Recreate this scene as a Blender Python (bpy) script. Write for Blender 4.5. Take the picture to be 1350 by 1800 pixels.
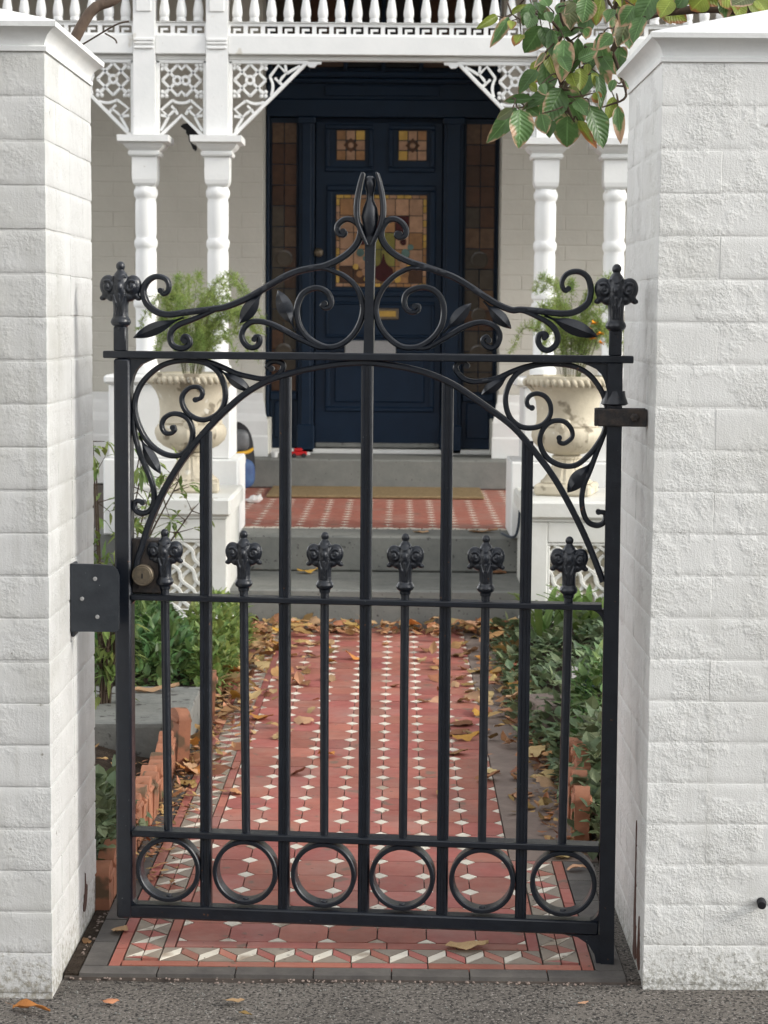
import bpy, bmesh, math, random
from math import sin, cos, pi, radians, sqrt, atan2
from mathutils import Vector, Matrix, noise as mnoise

# ------------------------------------------------------------------ clear
for o in list(bpy.data.objects):
    bpy.data.objects.remove(o)
SC = bpy.context.scene
COL = SC.collection

# ------------------------------------------------------------------ camera
FPX, EYE = 3460.0, 1.285
cy = Vector((27, 342, -FPX)).normalized()
cz = Vector((sin(radians(.5)), cos(radians(.5)), 0))
cz = (cz - cy * cz.dot(cy)).normalized()
cx = cy.cross(cz)
cam = bpy.data.cameras.new('camera')
cam.sensor_fit = 'VERTICAL'
cam.sensor_height = 24
cam.lens = FPX / 1800 * 24
cam.clip_start = .05
cam.clip_end = 3000
cam.dof.use_dof = True
cam.dof.focus_distance = 3.92
cam.dof.aperture_fstop = 9.0
camo = bpy.data.objects.new('camera', cam)
COL.objects.link(camo)
M3 = Matrix((cx, cy, cz))
camo.matrix_world = Matrix.Translation((0, 0, EYE)) @ M3.to_4x4()
SC.camera = camo

# ------------------------------------------------------------------ sky, sun, exposure
SUN_EL, SUN_AZ = radians(28), radians(104)     # azimuth clockwise from +Y (towards the house)
W = bpy.data.worlds.new('World')
SC.world = W
W.use_nodes = True
wn = W.node_tree
bg = wn.nodes['Background']
sky = wn.nodes.new('ShaderNodeTexSky')
sky.sky_type = 'NISHITA'
sky.sun_disc = False
sky.sun_elevation = SUN_EL
sky.sun_rotation = SUN_AZ
sky.air_density = 1.0
sky.dust_density = 0.6
sky.ozone_density = 1.0
hs = wn.nodes.new('ShaderNodeHueSaturation')
hs.inputs['Saturation'].default_value = .10     # a veiled, cloudy sky
wn.links.new(sky.outputs[0], hs.inputs['Color'])
wn.links.new(hs.outputs[0], bg.inputs[0])
bg.inputs[1].default_value = .15
sl = bpy.data.lights.new('sun', 'SUN')
sl.energy = 0.7
sl.angle = radians(10)
sl.color = (1, .94, .84)
so = bpy.data.objects.new('sun', sl)
COL.objects.link(so)
sd = Vector((sin(SUN_AZ) * cos(SUN_EL), cos(SUN_AZ) * cos(SUN_EL), sin(SUN_EL)))
so.rotation_euler = sd.to_track_quat('Z', 'Y').to_euler()
so.location = (3, -6, 8)
SC.view_settings.view_transform = 'Standard'
SC.view_settings.look = 'None'
SC.view_settings.exposure = 1.68
SC.view_settings.gamma = 1
SC.view_settings.use_curve_mapping = False
SC.cycles.use_denoising = True
SC.cycles.max_bounces = 8

# ------------------------------------------------------------------ mesh helpers
R = random.Random(7)


class MB:
    def __init__(s):
        s.v, s.f, s.uv = [], [], {}

    def add(s, vs, fs, uvs=None):
        n = len(s.v)
        s.v += [tuple(p) for p in vs]
        for k, f in enumerate(fs):
            if uvs:
                s.uv[len(s.f)] = [uvs[i] for i in f]
            s.f.append(tuple(i + n for i in f))
        return s

    def box(s, x0, x1, y0, y1, z0, z1):
        return s.add([(x0, y0, z0), (x1, y0, z0), (x1, y1, z0), (x0, y1, z0), (x0, y0, z1), (x1, y0, z1), (x1, y1, z1), (x0, y1, z1)],
                     [(0, 3, 2, 1), (4, 5, 6, 7), (0, 1, 5, 4), (1, 2, 6, 5), (2, 3, 7, 6), (3, 0, 4, 7)])

    def cbox(s, x0, x1, y0, y1, z0, z1, c=.004, fn=None):
        X, Y, Z = (x0, x1), (y0, y1), (z0, z1)
        vs, ix = [], {}
        for i in (0, 1):
            for j in (0, 1):
                for k in (0, 1):
                    a = X[i] + (c if i == 0 else -c)
                    b = Y[j] + (c if j == 0 else -c)
                    d = Z[k] + (c if k == 0 else -c)
                    for ax, p in enumerate(((X[i], b, d), (a, Y[j], d), (a, b, Z[k]))):
                        ix[i, j, k, ax] = len(vs)
                        vs.append(fn(p) if fn else p)
        fs = []
        for i in (0, 1):
            fs.append([ix[i, 0, 0, 0], ix[i, 1, 0, 0], ix[i, 1, 1, 0], ix[i, 0, 1, 0]])
            fs.append([ix[0, i, 0, 1], ix[1, i, 0, 1], ix[1, i, 1, 1], ix[0, i, 1, 1]])
            fs.append([ix[0, 0, i, 2], ix[1, 0, i, 2], ix[1, 1, i, 2], ix[0, 1, i, 2]])
            for j in (0, 1):
                fs.append([ix[i, j, 0, 0], ix[i, j, 1, 0], ix[i, j, 1, 1], ix[i, j, 0, 1]])
                fs.append([ix[i, 0, j, 0], ix[i, 1, j, 0], ix[i, 1, j, 2], ix[i, 0, j, 2]])
                fs.append([ix[0, i, j, 1], ix[1, i, j, 1], ix[1, i, j, 2], ix[0, i, j, 2]])
                for k in (0, 1):
                    fs.append([ix[i, j, k, 0], ix[i, j, k, 1], ix[i, j, k, 2]])
        return s.add(vs, fs)

    def prism(s, poly, f0, f1):
        """poly: 2D points; f0 / f1 turn (a, b) into the 3D point on the two faces"""
        n = len(poly)
        vs = [f0(*p) for p in poly] + [f1(*p) for p in poly]
        fs = [tuple(range(n))[::-1], tuple(range(n, 2 * n))] + [(i, (i + 1) % n, n + (i + 1) % n, n + i) for i in range(n)]
        return s.add(vs, fs)

    def lathe(s, prof, seg=24, c=(0, 0, 0), sx=1, sy=1, fn=None):
        vs, fs = [], []
        m = len(prof)
        for r, z in prof:
            for k in range(seg):
                a = 2 * pi * k / seg
                rr = fn(r, z, a) if fn else r
                vs.append((c[0] + rr * cos(a) * sx, c[1] + rr * sin(a) * sy, c[2] + z))
        for i in range(m - 1):
            for k in range(seg):
                k2 = (k + 1) % seg
                fs.append((i * seg + k, i * seg + k2, (i + 1) * seg + k2, (i + 1) * seg + k))
        fs.append(tuple(range(seg))[::-1])
        fs.append(tuple((m - 1) * seg + k for k in range(seg)))
        return s.add(vs, fs)

    def ell(s, c, r, seg=12, rings=8, rot=None):
        vs, fs = [], []
        if not hasattr(r, '__len__'):
            r = (r, r, r)
        for i in range(1, rings):
            t = pi * i / rings
            for k in range(seg):
                a = 2 * pi * k / seg
                p = Vector((sin(t) * cos(a) * r[0], sin(t) * sin(a) * r[1], cos(t) * r[2]))
                if rot:
                    p = rot @ p
                vs.append(p + Vector(c))
        top = Vector((0, 0, r[2])); bot = Vector((0, 0, -r[2]))
        if rot:
            top = rot @ top; bot = rot @ bot
        vs += [top + Vector(c), bot + Vector(c)]
        n = len(vs)
        for i in range(rings - 2):
            for k in range(seg):
                k2 = (k + 1) % seg
                fs.append((i * seg + k, (i + 1) * seg + k, (i + 1) * seg + k2, i * seg + k2))
        for k in range(seg):
            k2 = (k + 1) % seg
            fs.append((n - 2, k, k2))
            fs.append((n - 1, (rings - 2) * seg + k2, (rings - 2) * seg + k))
        return s.add(vs, fs)

    def tube(s, pts, rad, seg=8, cap=True):
        pts = [Vector(p) for p in pts]
        n = len(pts)
        if not hasattr(rad, '__len__'):
            rad = [rad] * n
        up = Vector((0.13, .2, 1)).normalized()
        vs, fs = [], []
        for i in range(n):
            t = (pts[min(i + 1, n - 1)] - pts[max(i - 1, 0)])
            t = t.normalized() if t.length > 1e-9 else Vector((0, 0, 1))
            a = t.cross(up)
            if a.length < 1e-3:
                a = t.cross(Vector((1, 0, 0)))
            a.normalize()
            b = a.cross(t)
            up = b
            for k in range(seg):
                q = 2 * pi * k / seg
                vs.append(pts[i] + (a * cos(q) + b * sin(q)) * rad[i])
        for i in range(n - 1):
            for k in range(seg):
                k2 = (k + 1) % seg
                fs.append((i * seg + k, i * seg + k2, (i + 1) * seg + k2, (i + 1) * seg + k))
        if cap:
            fs.append(tuple(range(seg))[::-1])
            fs.append(tuple((n - 1) * seg + k for k in range(seg)))
        return s.add(vs, fs)

    def strip(s, pts, w, d, y0=0, c=.002, closed=False):
        """flat bar swept along a path in the XZ plane; w across, d along Y"""
        n = len(pts)
        ws = w if hasattr(w, '__len__') else [w] * n
        vs, fs = [], []
        for i in range(n):
            if closed:
                a, b = pts[(i - 1) % n], pts[(i + 1) % n]
            else:
                a, b = pts[max(i - 1, 0)], pts[min(i + 1, n - 1)]
            tx, tz = b[0] - a[0], b[1] - a[1]
            l = sqrt(tx * tx + tz * tz) or 1
            nx, nz = -tz / l, tx / l
            hw, hd = ws[i] / 2, d / 2
            cc = min(c, hw * .6)
            for p, q in ((hw, hd - cc), (hw - cc, hd), (-hw + cc, hd), (-hw, hd - cc), (-hw, -hd + cc), (-hw + cc, -hd), (hw - cc, -hd), (hw, -hd + cc)):
                vs.append((pts[i][0] + nx * p, y0 + q, pts[i][1] + nz * p))
        for i in range(n if closed else n - 1):
            j = (i + 1) % n
            for k in range(8):
                k2 = (k + 1) % 8
                fs.append((i * 8 + k, i * 8 + k2, j * 8 + k2, j * 8 + k))
        if not closed:
            fs.append(tuple(range(8))[::-1])
            fs.append(tuple((n - 1) * 8 + k for k in range(8)))
        return s.add(vs, fs)

    def mesh(s, name='mesh', smooth=None, fix=True):
        me = bpy.data.meshes.new(name)
        me.from_pydata(s.v, [], s.f)
        if s.uv:
            ul = me.uv_layers.new(name='UVMap')
            for p in me.polygons:
                u = s.uv.get(p.index)
                if u:
                    for k, li in enumerate(p.loop_indices):
                        ul.data[li].uv = u[k]
        if fix:
            bm = bmesh.new()
            bm.from_mesh(me)
            bmesh.ops.recalc_face_normals(bm, faces=bm.faces)
            bm.to_mesh(me)
            bm.free()
        if smooth is not None:
            me.polygons.foreach_set('use_smooth', [True] * len(me.polygons))
            if smooth < 180:
                me.set_sharp_from_angle(angle=radians(smooth))
        return me


def catmull(pts, sub=6, closed=False):
    out = []
    n = len(pts)
    P = [Vector(p) for p in pts]
    for i in range(n if closed else n - 1):
        if closed:
            p0, p1, p2, p3 = P[(i - 1) % n], P[i], P[(i + 1) % n], P[(i + 2) % n]
        else:
            p0, p1, p2, p3 = P[max(i - 1, 0)], P[i], P[i + 1], P[min(i + 2, n - 1)]
        for k in range(sub):
            t = k / sub
            out.append(.5 * ((2 * p1) + (p2 - p0) * t + (2 * p0 - 5 * p1 + 4 * p2 - p3) * t * t + (3 * p1 - p0 - 3 * p2 + p3) * t ** 3))
    if not closed:
        out.append(P[-1].copy())
    return out


def tag(o, label=None, cat=None, group=None, kind=None):
    if label: o['label'] = label
    if cat: o['category'] = cat
    if group: o['group'] = group
    if kind: o['kind'] = kind
    return o


def ob(name, me, mat=None, parent=None, loc=(0, 0, 0), rot=(0, 0, 0), **kw):
    if isinstance(me, MB):
        me = me.mesh(name, kw.pop('smooth', None))
    o = bpy.data.objects.new(name, me)
    COL.objects.link(o)
    if mat and not me.materials:
        me.materials.append(mat)
    o.location = loc
    o.rotation_euler = rot
    if parent: o.parent = parent
    kw.pop('smooth', None)
    return tag(o, **kw)


def emp(name, loc=(0, 0, 0), rz=0, **kw):
    o = bpy.data.objects.new(name, None)
    o.empty_display_size = .1
    COL.objects.link(o)
    o.location = loc
    o.rotation_euler = (0, 0, rz)
    return tag(o, **kw)


def copy_tree(o, parent=None):
    c = o.copy()
    COL.objects.link(c)
    c.parent = parent
    for ch in list(o.children):
        copy_tree(ch, c)
    return c


# ------------------------------------------------------------------ materials
def mat(name, col, col2=None, scale=8., detail=6., lo=.35, hi=.65, rough=.6, rough2=None, spec=.4, rnd=0., island=0., bumps=(), coord='pos', speck=None, stain=None, trans=0., hue=0., streak=None):
    """procedural material: noise between two colours, per-object or per-piece variation, layered bump"""
    m = bpy.data.materials.new(name)
    m.use_nodes = True
    nt = m.node_tree
    N, L = nt.nodes, nt.links
    b = N['Principled BSDF']
    if coord == 'pos':
        co = N.new('ShaderNodeNewGeometry').outputs['Position']
    else:
        co = N.new('ShaderNodeTexCoord').outputs['Object']

    def nz(sc, de=6., ro=.6, vec=None):
        t = N.new('ShaderNodeTexNoise')
        t.inputs['Scale'].default_value = sc
        t.inputs['Detail'].default_value = de
        t.inputs['Roughness'].default_value = ro
        L.new(vec or co, t.inputs['Vector'])
        return t.outputs['Fac']

    def mr(x, a, c, d=0., e=1.):
        t = N.new('ShaderNodeMapRange')
        t.inputs[1].default_value, t.inputs[2].default_value = a, c
        t.inputs[3].default_value, t.inputs[4].default_value = d, e
        L.new(x, t.inputs[0])
        return t.outputs[0]

    def mix(f, a, c, bt='MIX'):
        t = N.new('ShaderNodeMix')
        t.data_type = 'RGBA'
        t.blend_type = bt
        for v, s in ((f, 0), (a, 6), (c, 7)):
            if hasattr(v, 'links'): L.new(v, t.inputs[s])
            elif s == 0: t.inputs[0].default_value = v
            else: t.inputs[s].default_value = (*v[:3], 1)
        return t.outputs[2]

    def mth(op, a, c):
        t = N.new('ShaderNodeMath')
        t.operation = op
        for v, s in ((a, 0), (c, 1)):
            if hasattr(v, 'links'): L.new(v, t.inputs[s])
            else: t.inputs[s].default_value = v
        return t.outputs[0]
    m['_h'] = 0
    c = col
    if col2:
        f = mr(nz(scale, detail), lo, hi)
        c = mix(f, col, col2)
    if speck:   # (colour, scale, threshold)
        for sc_, s_, t_ in speck:
            f = mr(nz(s_, 6 if s_ < 8 else 3, .62 if s_ < 8 else .5), t_ - (.10 if s_ < 8 else 0), t_ + (.16 if s_ < 8 else .05), 0, .7 if s_ < 8 else 1.)
            c = mix(f, c, sc_)
    if stain:   # (colour, height below which it grows, scale): splash dirt rising from the ground
        sc_, h_, s_ = stain
        sx = N.new('ShaderNodeSeparateXYZ')
        L.new(co, sx.inputs[0])
        g = mr(sx.outputs[2], 0, h_, .24, -.25)
        f = mr(mth('ADD', nz(s_, 8, .75), g), .66, .80, 0, .85)
        c = mix(f, c, sc_)
    if streak:  # (colour, strength): run-off marks drawn out downwards
        mp = N.new('ShaderNodeMapping')
        mp.inputs['Scale'].default_value = (34, 34, 1.6)
        L.new(co, mp.inputs[0])
        f = mth('MULTIPLY', mr(nz(1., 5, .6, mp.outputs[0]), .52, .72), mr(nz(2.6, 4, .5), .45, .65, 0, streak[1]))
        c = mix(f, c, streak[0])
    if rnd or hue or island:
        if island:
            rv = N.new('ShaderNodeNewGeometry').outputs['Random Per Island']
        else:
            rv = N.new('ShaderNodeObjectInfo').outputs['Random']
        h = N.new('ShaderNodeHueSaturation')
        a = rnd or island
        L.new(mr(rv, 0, 1, 1 - a, 1 + a), h.inputs['Value'])
        if hue:
            w = N.new('ShaderNodeTexWhiteNoise')
            w.noise_dimensions = '1D'
            L.new(rv, w.inputs['W'])
            L.new(mr(w.outputs['Value'], 0, 1, .5 - hue, .5 + hue), h.inputs['Hue'])
        if hasattr(c, 'links'): L.new(c, h.inputs['Color'])
        else: h.inputs['Color'].default_value = (*c[:3], 1)
        c = h.outputs[0]
    if hasattr(c, 'links'): L.new(c, b.inputs['Base Color'])
    else: b.inputs['Base Color'].default_value = (*c[:3], 1)
    if rough2 is not None:
        L.new(mr(nz(scale * 2.3, 5), .3, .7, rough, rough2), b.inputs['Roughness'])
    else:
        b.inputs['Roughness'].default_value = rough
    b.inputs['Specular IOR Level'].default_value = spec
    prev = None
    for bp in bumps:   # (scale, distance, strength[, detail, roughness, stretch])
        t = N.new('ShaderNodeBump')
        vec = None
        if len(bp) > 5:
            mp = N.new('ShaderNodeMapping')
            mp.inputs['Scale'].default_value = bp[5]
            L.new(co, mp.inputs[0])
            vec = mp.outputs[0]
        hgt = nz(bp[0], bp[3] if len(bp) > 3 else 4, bp[4] if len(bp) > 4 else .55, vec)
        if len(bp) > 6:     # lumps gather in patches
            hgt = mth('MULTIPLY', hgt, mr(nz(bp[6], 4, .6), .46, .66, .10, 1.))
        L.new(hgt, t.inputs['Height'])
        t.inputs['Distance'].default_value = bp[1]
        t.inputs['Strength'].default_value = bp[2]
        if prev: L.new(prev, t.inputs['Normal'])
        prev = t.outputs[0]
    if prev: L.new(prev, b.inputs['Normal'])
    if trans:
        b.inputs['Subsurface Weight'].default_value = 0
        tr = N.new('ShaderNodeBsdfTranslucent')
        if hasattr(c, 'links'): L.new(c, tr.inputs[0])
        else: tr.inputs[0].default_value = (*c[:3], 1)
        ms = N.new('ShaderNodeMixShader')
        ms.inputs[0].default_value = trans
        L.new(b.outputs[0], ms.inputs[1])
        L.new(tr.outputs[0], ms.inputs[2])
        L.new(ms.outputs[0], N['Material Output'].inputs[0])
    return m


M = {}
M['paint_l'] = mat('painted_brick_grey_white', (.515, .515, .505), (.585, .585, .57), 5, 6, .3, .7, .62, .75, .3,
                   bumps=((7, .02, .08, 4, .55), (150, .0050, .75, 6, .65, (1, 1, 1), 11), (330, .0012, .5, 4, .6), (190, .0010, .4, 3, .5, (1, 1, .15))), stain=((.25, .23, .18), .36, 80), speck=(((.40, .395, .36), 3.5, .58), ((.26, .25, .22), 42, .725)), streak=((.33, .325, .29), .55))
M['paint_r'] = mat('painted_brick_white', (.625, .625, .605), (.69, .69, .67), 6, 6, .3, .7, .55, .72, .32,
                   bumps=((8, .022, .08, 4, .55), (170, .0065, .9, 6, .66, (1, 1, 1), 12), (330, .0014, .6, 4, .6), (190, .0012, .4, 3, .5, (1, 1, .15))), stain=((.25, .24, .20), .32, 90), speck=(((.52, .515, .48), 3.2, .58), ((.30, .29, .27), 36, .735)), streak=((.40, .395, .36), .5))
M['cap'] = mat('painted_coping', (.66, .67, .66), (.76, .76, .74), 9, 6, .3, .7, .6, .7, .3, bumps=((30, .004, .4), (180, .001, .4)))
M['flake'] = mat('flaked_brown_paint', (.12, .055, .04), (.06, .032, .025), 60, 6, .3, .7, .7, None, .3, bumps=((120, .002, .6),))
M['iron'] = mat('black_gate_enamel', (.0045, .0068, .0122), (.0085, .0122, .0195), 22, 6, .35, .7, .28, .44, .5,
                speck=(((.13, .055, .025), 60, .735), ((.13, .135, .14), 180, .725)), bumps=((70, .002, .35, 5, .6), (400, .0006, .5, 3, .6)))
_b = M['iron'].node_tree.nodes['Principled BSDF']
_b.inputs['Coat Weight'].default_value = .12
_b.inputs['Coat Roughness'].default_value = .2
M['plate'] = mat('dark_grey_enamel', (.015, .019, .025), (.027, .032, .039), 30, 6, .35, .7, .4, .6, .45, speck=(((.3, .3, .3), 160, .74),), bumps=((90, .0012, .4), (400, .0005, .4)))
M['oldiron'] = mat('worn_iron', (.018, .017, .018), (.055, .04, .032), 60, 6, .4, .7, .5, .7, .4, bumps=((120, .002, .6),))
M['brass'] = mat('weathered_bronze', (.20, .16, .11), (.11, .095, .075), 120, 5, .3, .7, .45, .6, .5, bumps=((300, .0006, .6),))
M['brass'].node_tree.nodes['Principled BSDF'].inputs['Metallic'].default_value = .7
M['steel'] = mat('galvanised_screw', (.35, .35, .35), (.2, .2, .2), 200, 4, .3, .7, .4, .5, .5)
M['red'] = mat('red_tile', (.385, .132, .102), (.305, .104, .082), 16, 8, .35, .7, .5, .7, .35, rnd=.17, hue=.008,
               speck=(((.34, .20, .165), 5, .56), ((.22, .135, .105), 14, .64), ((.12, .08, .06), 60, .69)), bumps=((140, .0008, .4),))
M['white'] = mat('cream_tile', (.74, .69, .59), (.64, .58, .49), 30, 6, .35, .7, .45, .6, .4, rnd=.12, speck=(((.38, .31, .24), 8, .60), ((.22, .18, .14), 45, .66)), bumps=((140, .0008, .4),))
M['grey'] = mat('buff_grey_tile', (.30, .255, .205), (.23, .19, .155), 24, 6, .35, .7, .5, .7, .35, rnd=.14, speck=(((.12, .09, .07), 50, .68),), bumps=((140, .0008, .4),))
M['slate'] = mat('dark_slate_tile', (.085, .078, .074), (.125, .115, .105), 20, 7, .35, .7, .6, .75, .3, rnd=.12, bumps=((110, .0015, .5),))
M['mortar'] = mat('grout', (.06, .048, .042), (.11, .09, .075), 40, 6, .3, .7, .85)
M['cement'] = mat('muddy_cement', (.26, .205, .175), (.18, .14, .12), 14, 8, .3, .7, .75, None, .25, bumps=((40, .004, .5), (200, .001, .5)))
M['asphalt'] = mat('asphalt', (.118, .106, .094), (.175, .158, .140), 5, 8, .3, .7, .8, .9, .25,
                   speck=(((.085, .077, .070), 2.2, .60), ((.035, .032, .030), 150, .53), ((.30, .275, .25), 190, .60), ((.42, .40, .37), 150, .74)), bumps=((160, .006, .9, 4, .6), (420, .002, .8, 3, .6)))
M['blue'] = mat('bluestone', (.155, .160, .150), (.21, .212, .195), 12, 8, .3, .7, .6, .8, .3, speck=(((.07, .07, .065), 70, .66),), bumps=((60, .003, .4), (250, .001, .5)))
M['bluedark'] = mat('worn_bluestone_slab', (.15, .155, .145), (.22, .22, .20), 14, 8, .3, .7, .65, .8, .3, speck=(((.07, .065, .06), 30, .62),), bumps=((40, .006, .6), (200, .001, .5)))
M['hwhite'] = mat('white_gloss_paint', (.73, .735, .725), (.80, .80, .785), 6, 5, .3, .7, .42, .55, .4, bumps=((60, .002, .35), (220, .0006, .4, 3, .5, (1, 1, .2))), speck=(((.60, .575, .52), 9, .70), ((.40, .37, .32), 60, .745)))
M['cream'] = mat('cream_painted_brick', (.53, .515, .455), (.58, .565, .50), 5, 6, .3, .7, .6, .7, .3, bumps=((50, .004, .4), (10, .01, .3)))
M['plinth'] = mat('white_render', (.66, .66, .64), (.73, .73, .71), 7, 6, .3, .7, .6, .7, .3, bumps=((40, .003, .3),))
M['soffit'] = mat('veranda_ceiling_boards', (.25, .22, .175), (.30, .27, .22), 3, 4, .3, .7, .6)
M['navy'] = mat('navy_door_paint', (.0045, .0150, .0340), (.006, .019, .042), 10, 5, .3, .7, .30, .45, .28, bumps=((80, .0006, .3),))
M['dark'] = mat('dark_interior', (.008, .007, .007), (.016, .013, .011), 4, 3, .3, .7, .6)
M['lead'] = mat('lead_came', (.02, .02, .022), None, rough=.5)
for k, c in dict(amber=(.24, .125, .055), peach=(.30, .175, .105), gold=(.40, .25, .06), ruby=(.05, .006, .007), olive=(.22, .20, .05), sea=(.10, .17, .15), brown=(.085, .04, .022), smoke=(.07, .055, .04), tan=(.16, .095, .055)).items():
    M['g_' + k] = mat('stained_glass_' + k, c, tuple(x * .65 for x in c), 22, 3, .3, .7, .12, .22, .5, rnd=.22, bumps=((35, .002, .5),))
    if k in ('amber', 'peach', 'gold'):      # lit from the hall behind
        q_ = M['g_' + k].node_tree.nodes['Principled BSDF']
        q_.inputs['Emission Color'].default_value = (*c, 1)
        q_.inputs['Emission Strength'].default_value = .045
M['urn'] = mat('weathered_sandstone', (.60, .54, .42), (.46, .41, .315), 9, 8, .3, .7, .75, .85, .25, speck=(((.24, .205, .15), 11, .60), ((.62, .59, .51), 26, .66)), bumps=((60, .003, .5), (220, .001, .5)), streak=((.17, .145, .10), .75))
M['ped'] = mat('pedestal_paint', (.69, .69, .655), (.61, .605, .56), 6, 8, .35, .7, .65, .75, .3, speck=(((.34, .31, .24), 13, .69),), bumps=((40, .003, .4), (200, .001, .4)))
M['soil'] = mat('garden_soil', (.035, .026, .02), (.075, .058, .045), 30, 8, .3, .7, .95, None, .1, bumps=((60, .02, .8, 6, .65), (260, .006, .8)), speck=(((.20, .15, .10), 120, .70),))
M['terra'] = mat('terracotta', (.38, .165, .095), (.26, .115, .07), 18, 7, .3, .7, .7, .8, .25, rnd=.14, speck=(((.14, .09, .055), 12, .58), ((.08, .09, .045), 9, .64),), bumps=((120, .0015, .5),))
M['coir'] = mat('coir_mat', (.30, .22, .12), (.20, .145, .08), 60, 6, .3, .7, .9, None, .1, bumps=((500, .004, 1.),))
M['bark'] = mat('bark', (.16, .115, .085), (.09, .065, .05), 20, 8, .3, .7, .8, None, .2, bumps=((60, .006, .7, 6, .6, (1, 1, .3)),))
M['twig'] = mat('twig_bark', (.055, .038, .028), (.09, .065, .045), 40, 6, .3, .7, .8, None, .2)
M['stem'] = mat('green_stem', (.10, .13, .05), (.15, .12, .06), 30, 4, .3, .7, .7)
M['shrub'] = mat('shrub_leaf', (.075, .145, .048), (.135, .215, .070), 9, 3, .35, .65, .42, None, .4, island=.45, hue=.035, trans=.22)
M['shrub2'] = mat('grey_green_leaf', (.095, .145, .078), (.185, .225, .115), 9, 3, .35, .65, .5, None, .35, island=.42, hue=.03, trans=.2)
M['lime'] = mat('yellow_green_leaf', (.25, .31, .085), (.16, .24, .07), 7, 3, .35, .65, .5, None, .35, island=.4, hue=.03, trans=.3)
M['fern'] = mat('feathery_fern', (.36, .43, .14), (.25, .35, .11), 12, 3, .35, .65, .6, None, .2, island=.35, hue=.02, trans=.45)
M['strap'] = mat('strappy_leaf', (.11, .20, .05), (.18, .25, .07), 12, 3, .35, .65, .45, None, .3, island=.25, trans=.25)
M['flower'] = mat('orange_petal', (.72, .33, .02), (.62, .20, .015), 60, 3, .3, .7, .6, None, .2, island=.3, trans=.2)
M['dead'] = mat('dry_leaf', (.42, .23, .105), (.28, .14, .06), 35, 5, .3, .7, .65, None, .25, rnd=.45, hue=.03, coord='obj', trans=.12)
M['dead2'] = mat('pale_dry_leaf', (.58, .40, .22), (.45, .28, .14), 35, 5, .3, .7, .65, None, .25, rnd=.3, hue=.025, coord='obj', trans=.12)
M['dead3'] = mat('orange_dry_leaf', (.60, .31, .075), (.48, .22, .05), 35, 5, .3, .7, .6, None, .25, rnd=.25, hue=.02, coord='obj', trans=.12)
M['litter'] = mat('leaf_litter', (.42, .25, .12), (.27, .145, .07), 20, 5, .3, .7, .75, None, .2, island=.5, hue=.03)
M['cloth'] = mat('black_nylon', (.012, .012, .014), (.022, .022, .025), 40, 4, .3, .7, .7, None, .3, bumps=((300, .001, .5),))
M['bluecloth'] = mat('blue_nylon', (.03, .055, .16), (.06, .12, .24), 18, 4, .3, .7, .6, None, .3)
M['yellow'] = mat('yellow_trim', (.60, .33, .02), None, rough=.5)
M['redp'] = mat('red_plastic', (.50, .012, .015), (.35, .01, .012), 30, 3, .3, .7, .35, None, .5)
M['whitep'] = mat('white_plastic', (.72, .72, .70), (.6, .6, .58), 30, 3, .3, .7, .4, None, .5)
M['greyp'] = mat('grey_plastic', (.12, .125, .13), (.08, .085, .09), 30, 3, .3, .7, .45, None, .5)
M['bluep'] = mat('dark_blue_plastic', (.02, .035, .055), (.035, .055, .08), 40, 4, .3, .7, .3, .45, .5)
M['pink'] = mat('pink_petal', (.75, .06, .22), None, rough=.6)


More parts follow.
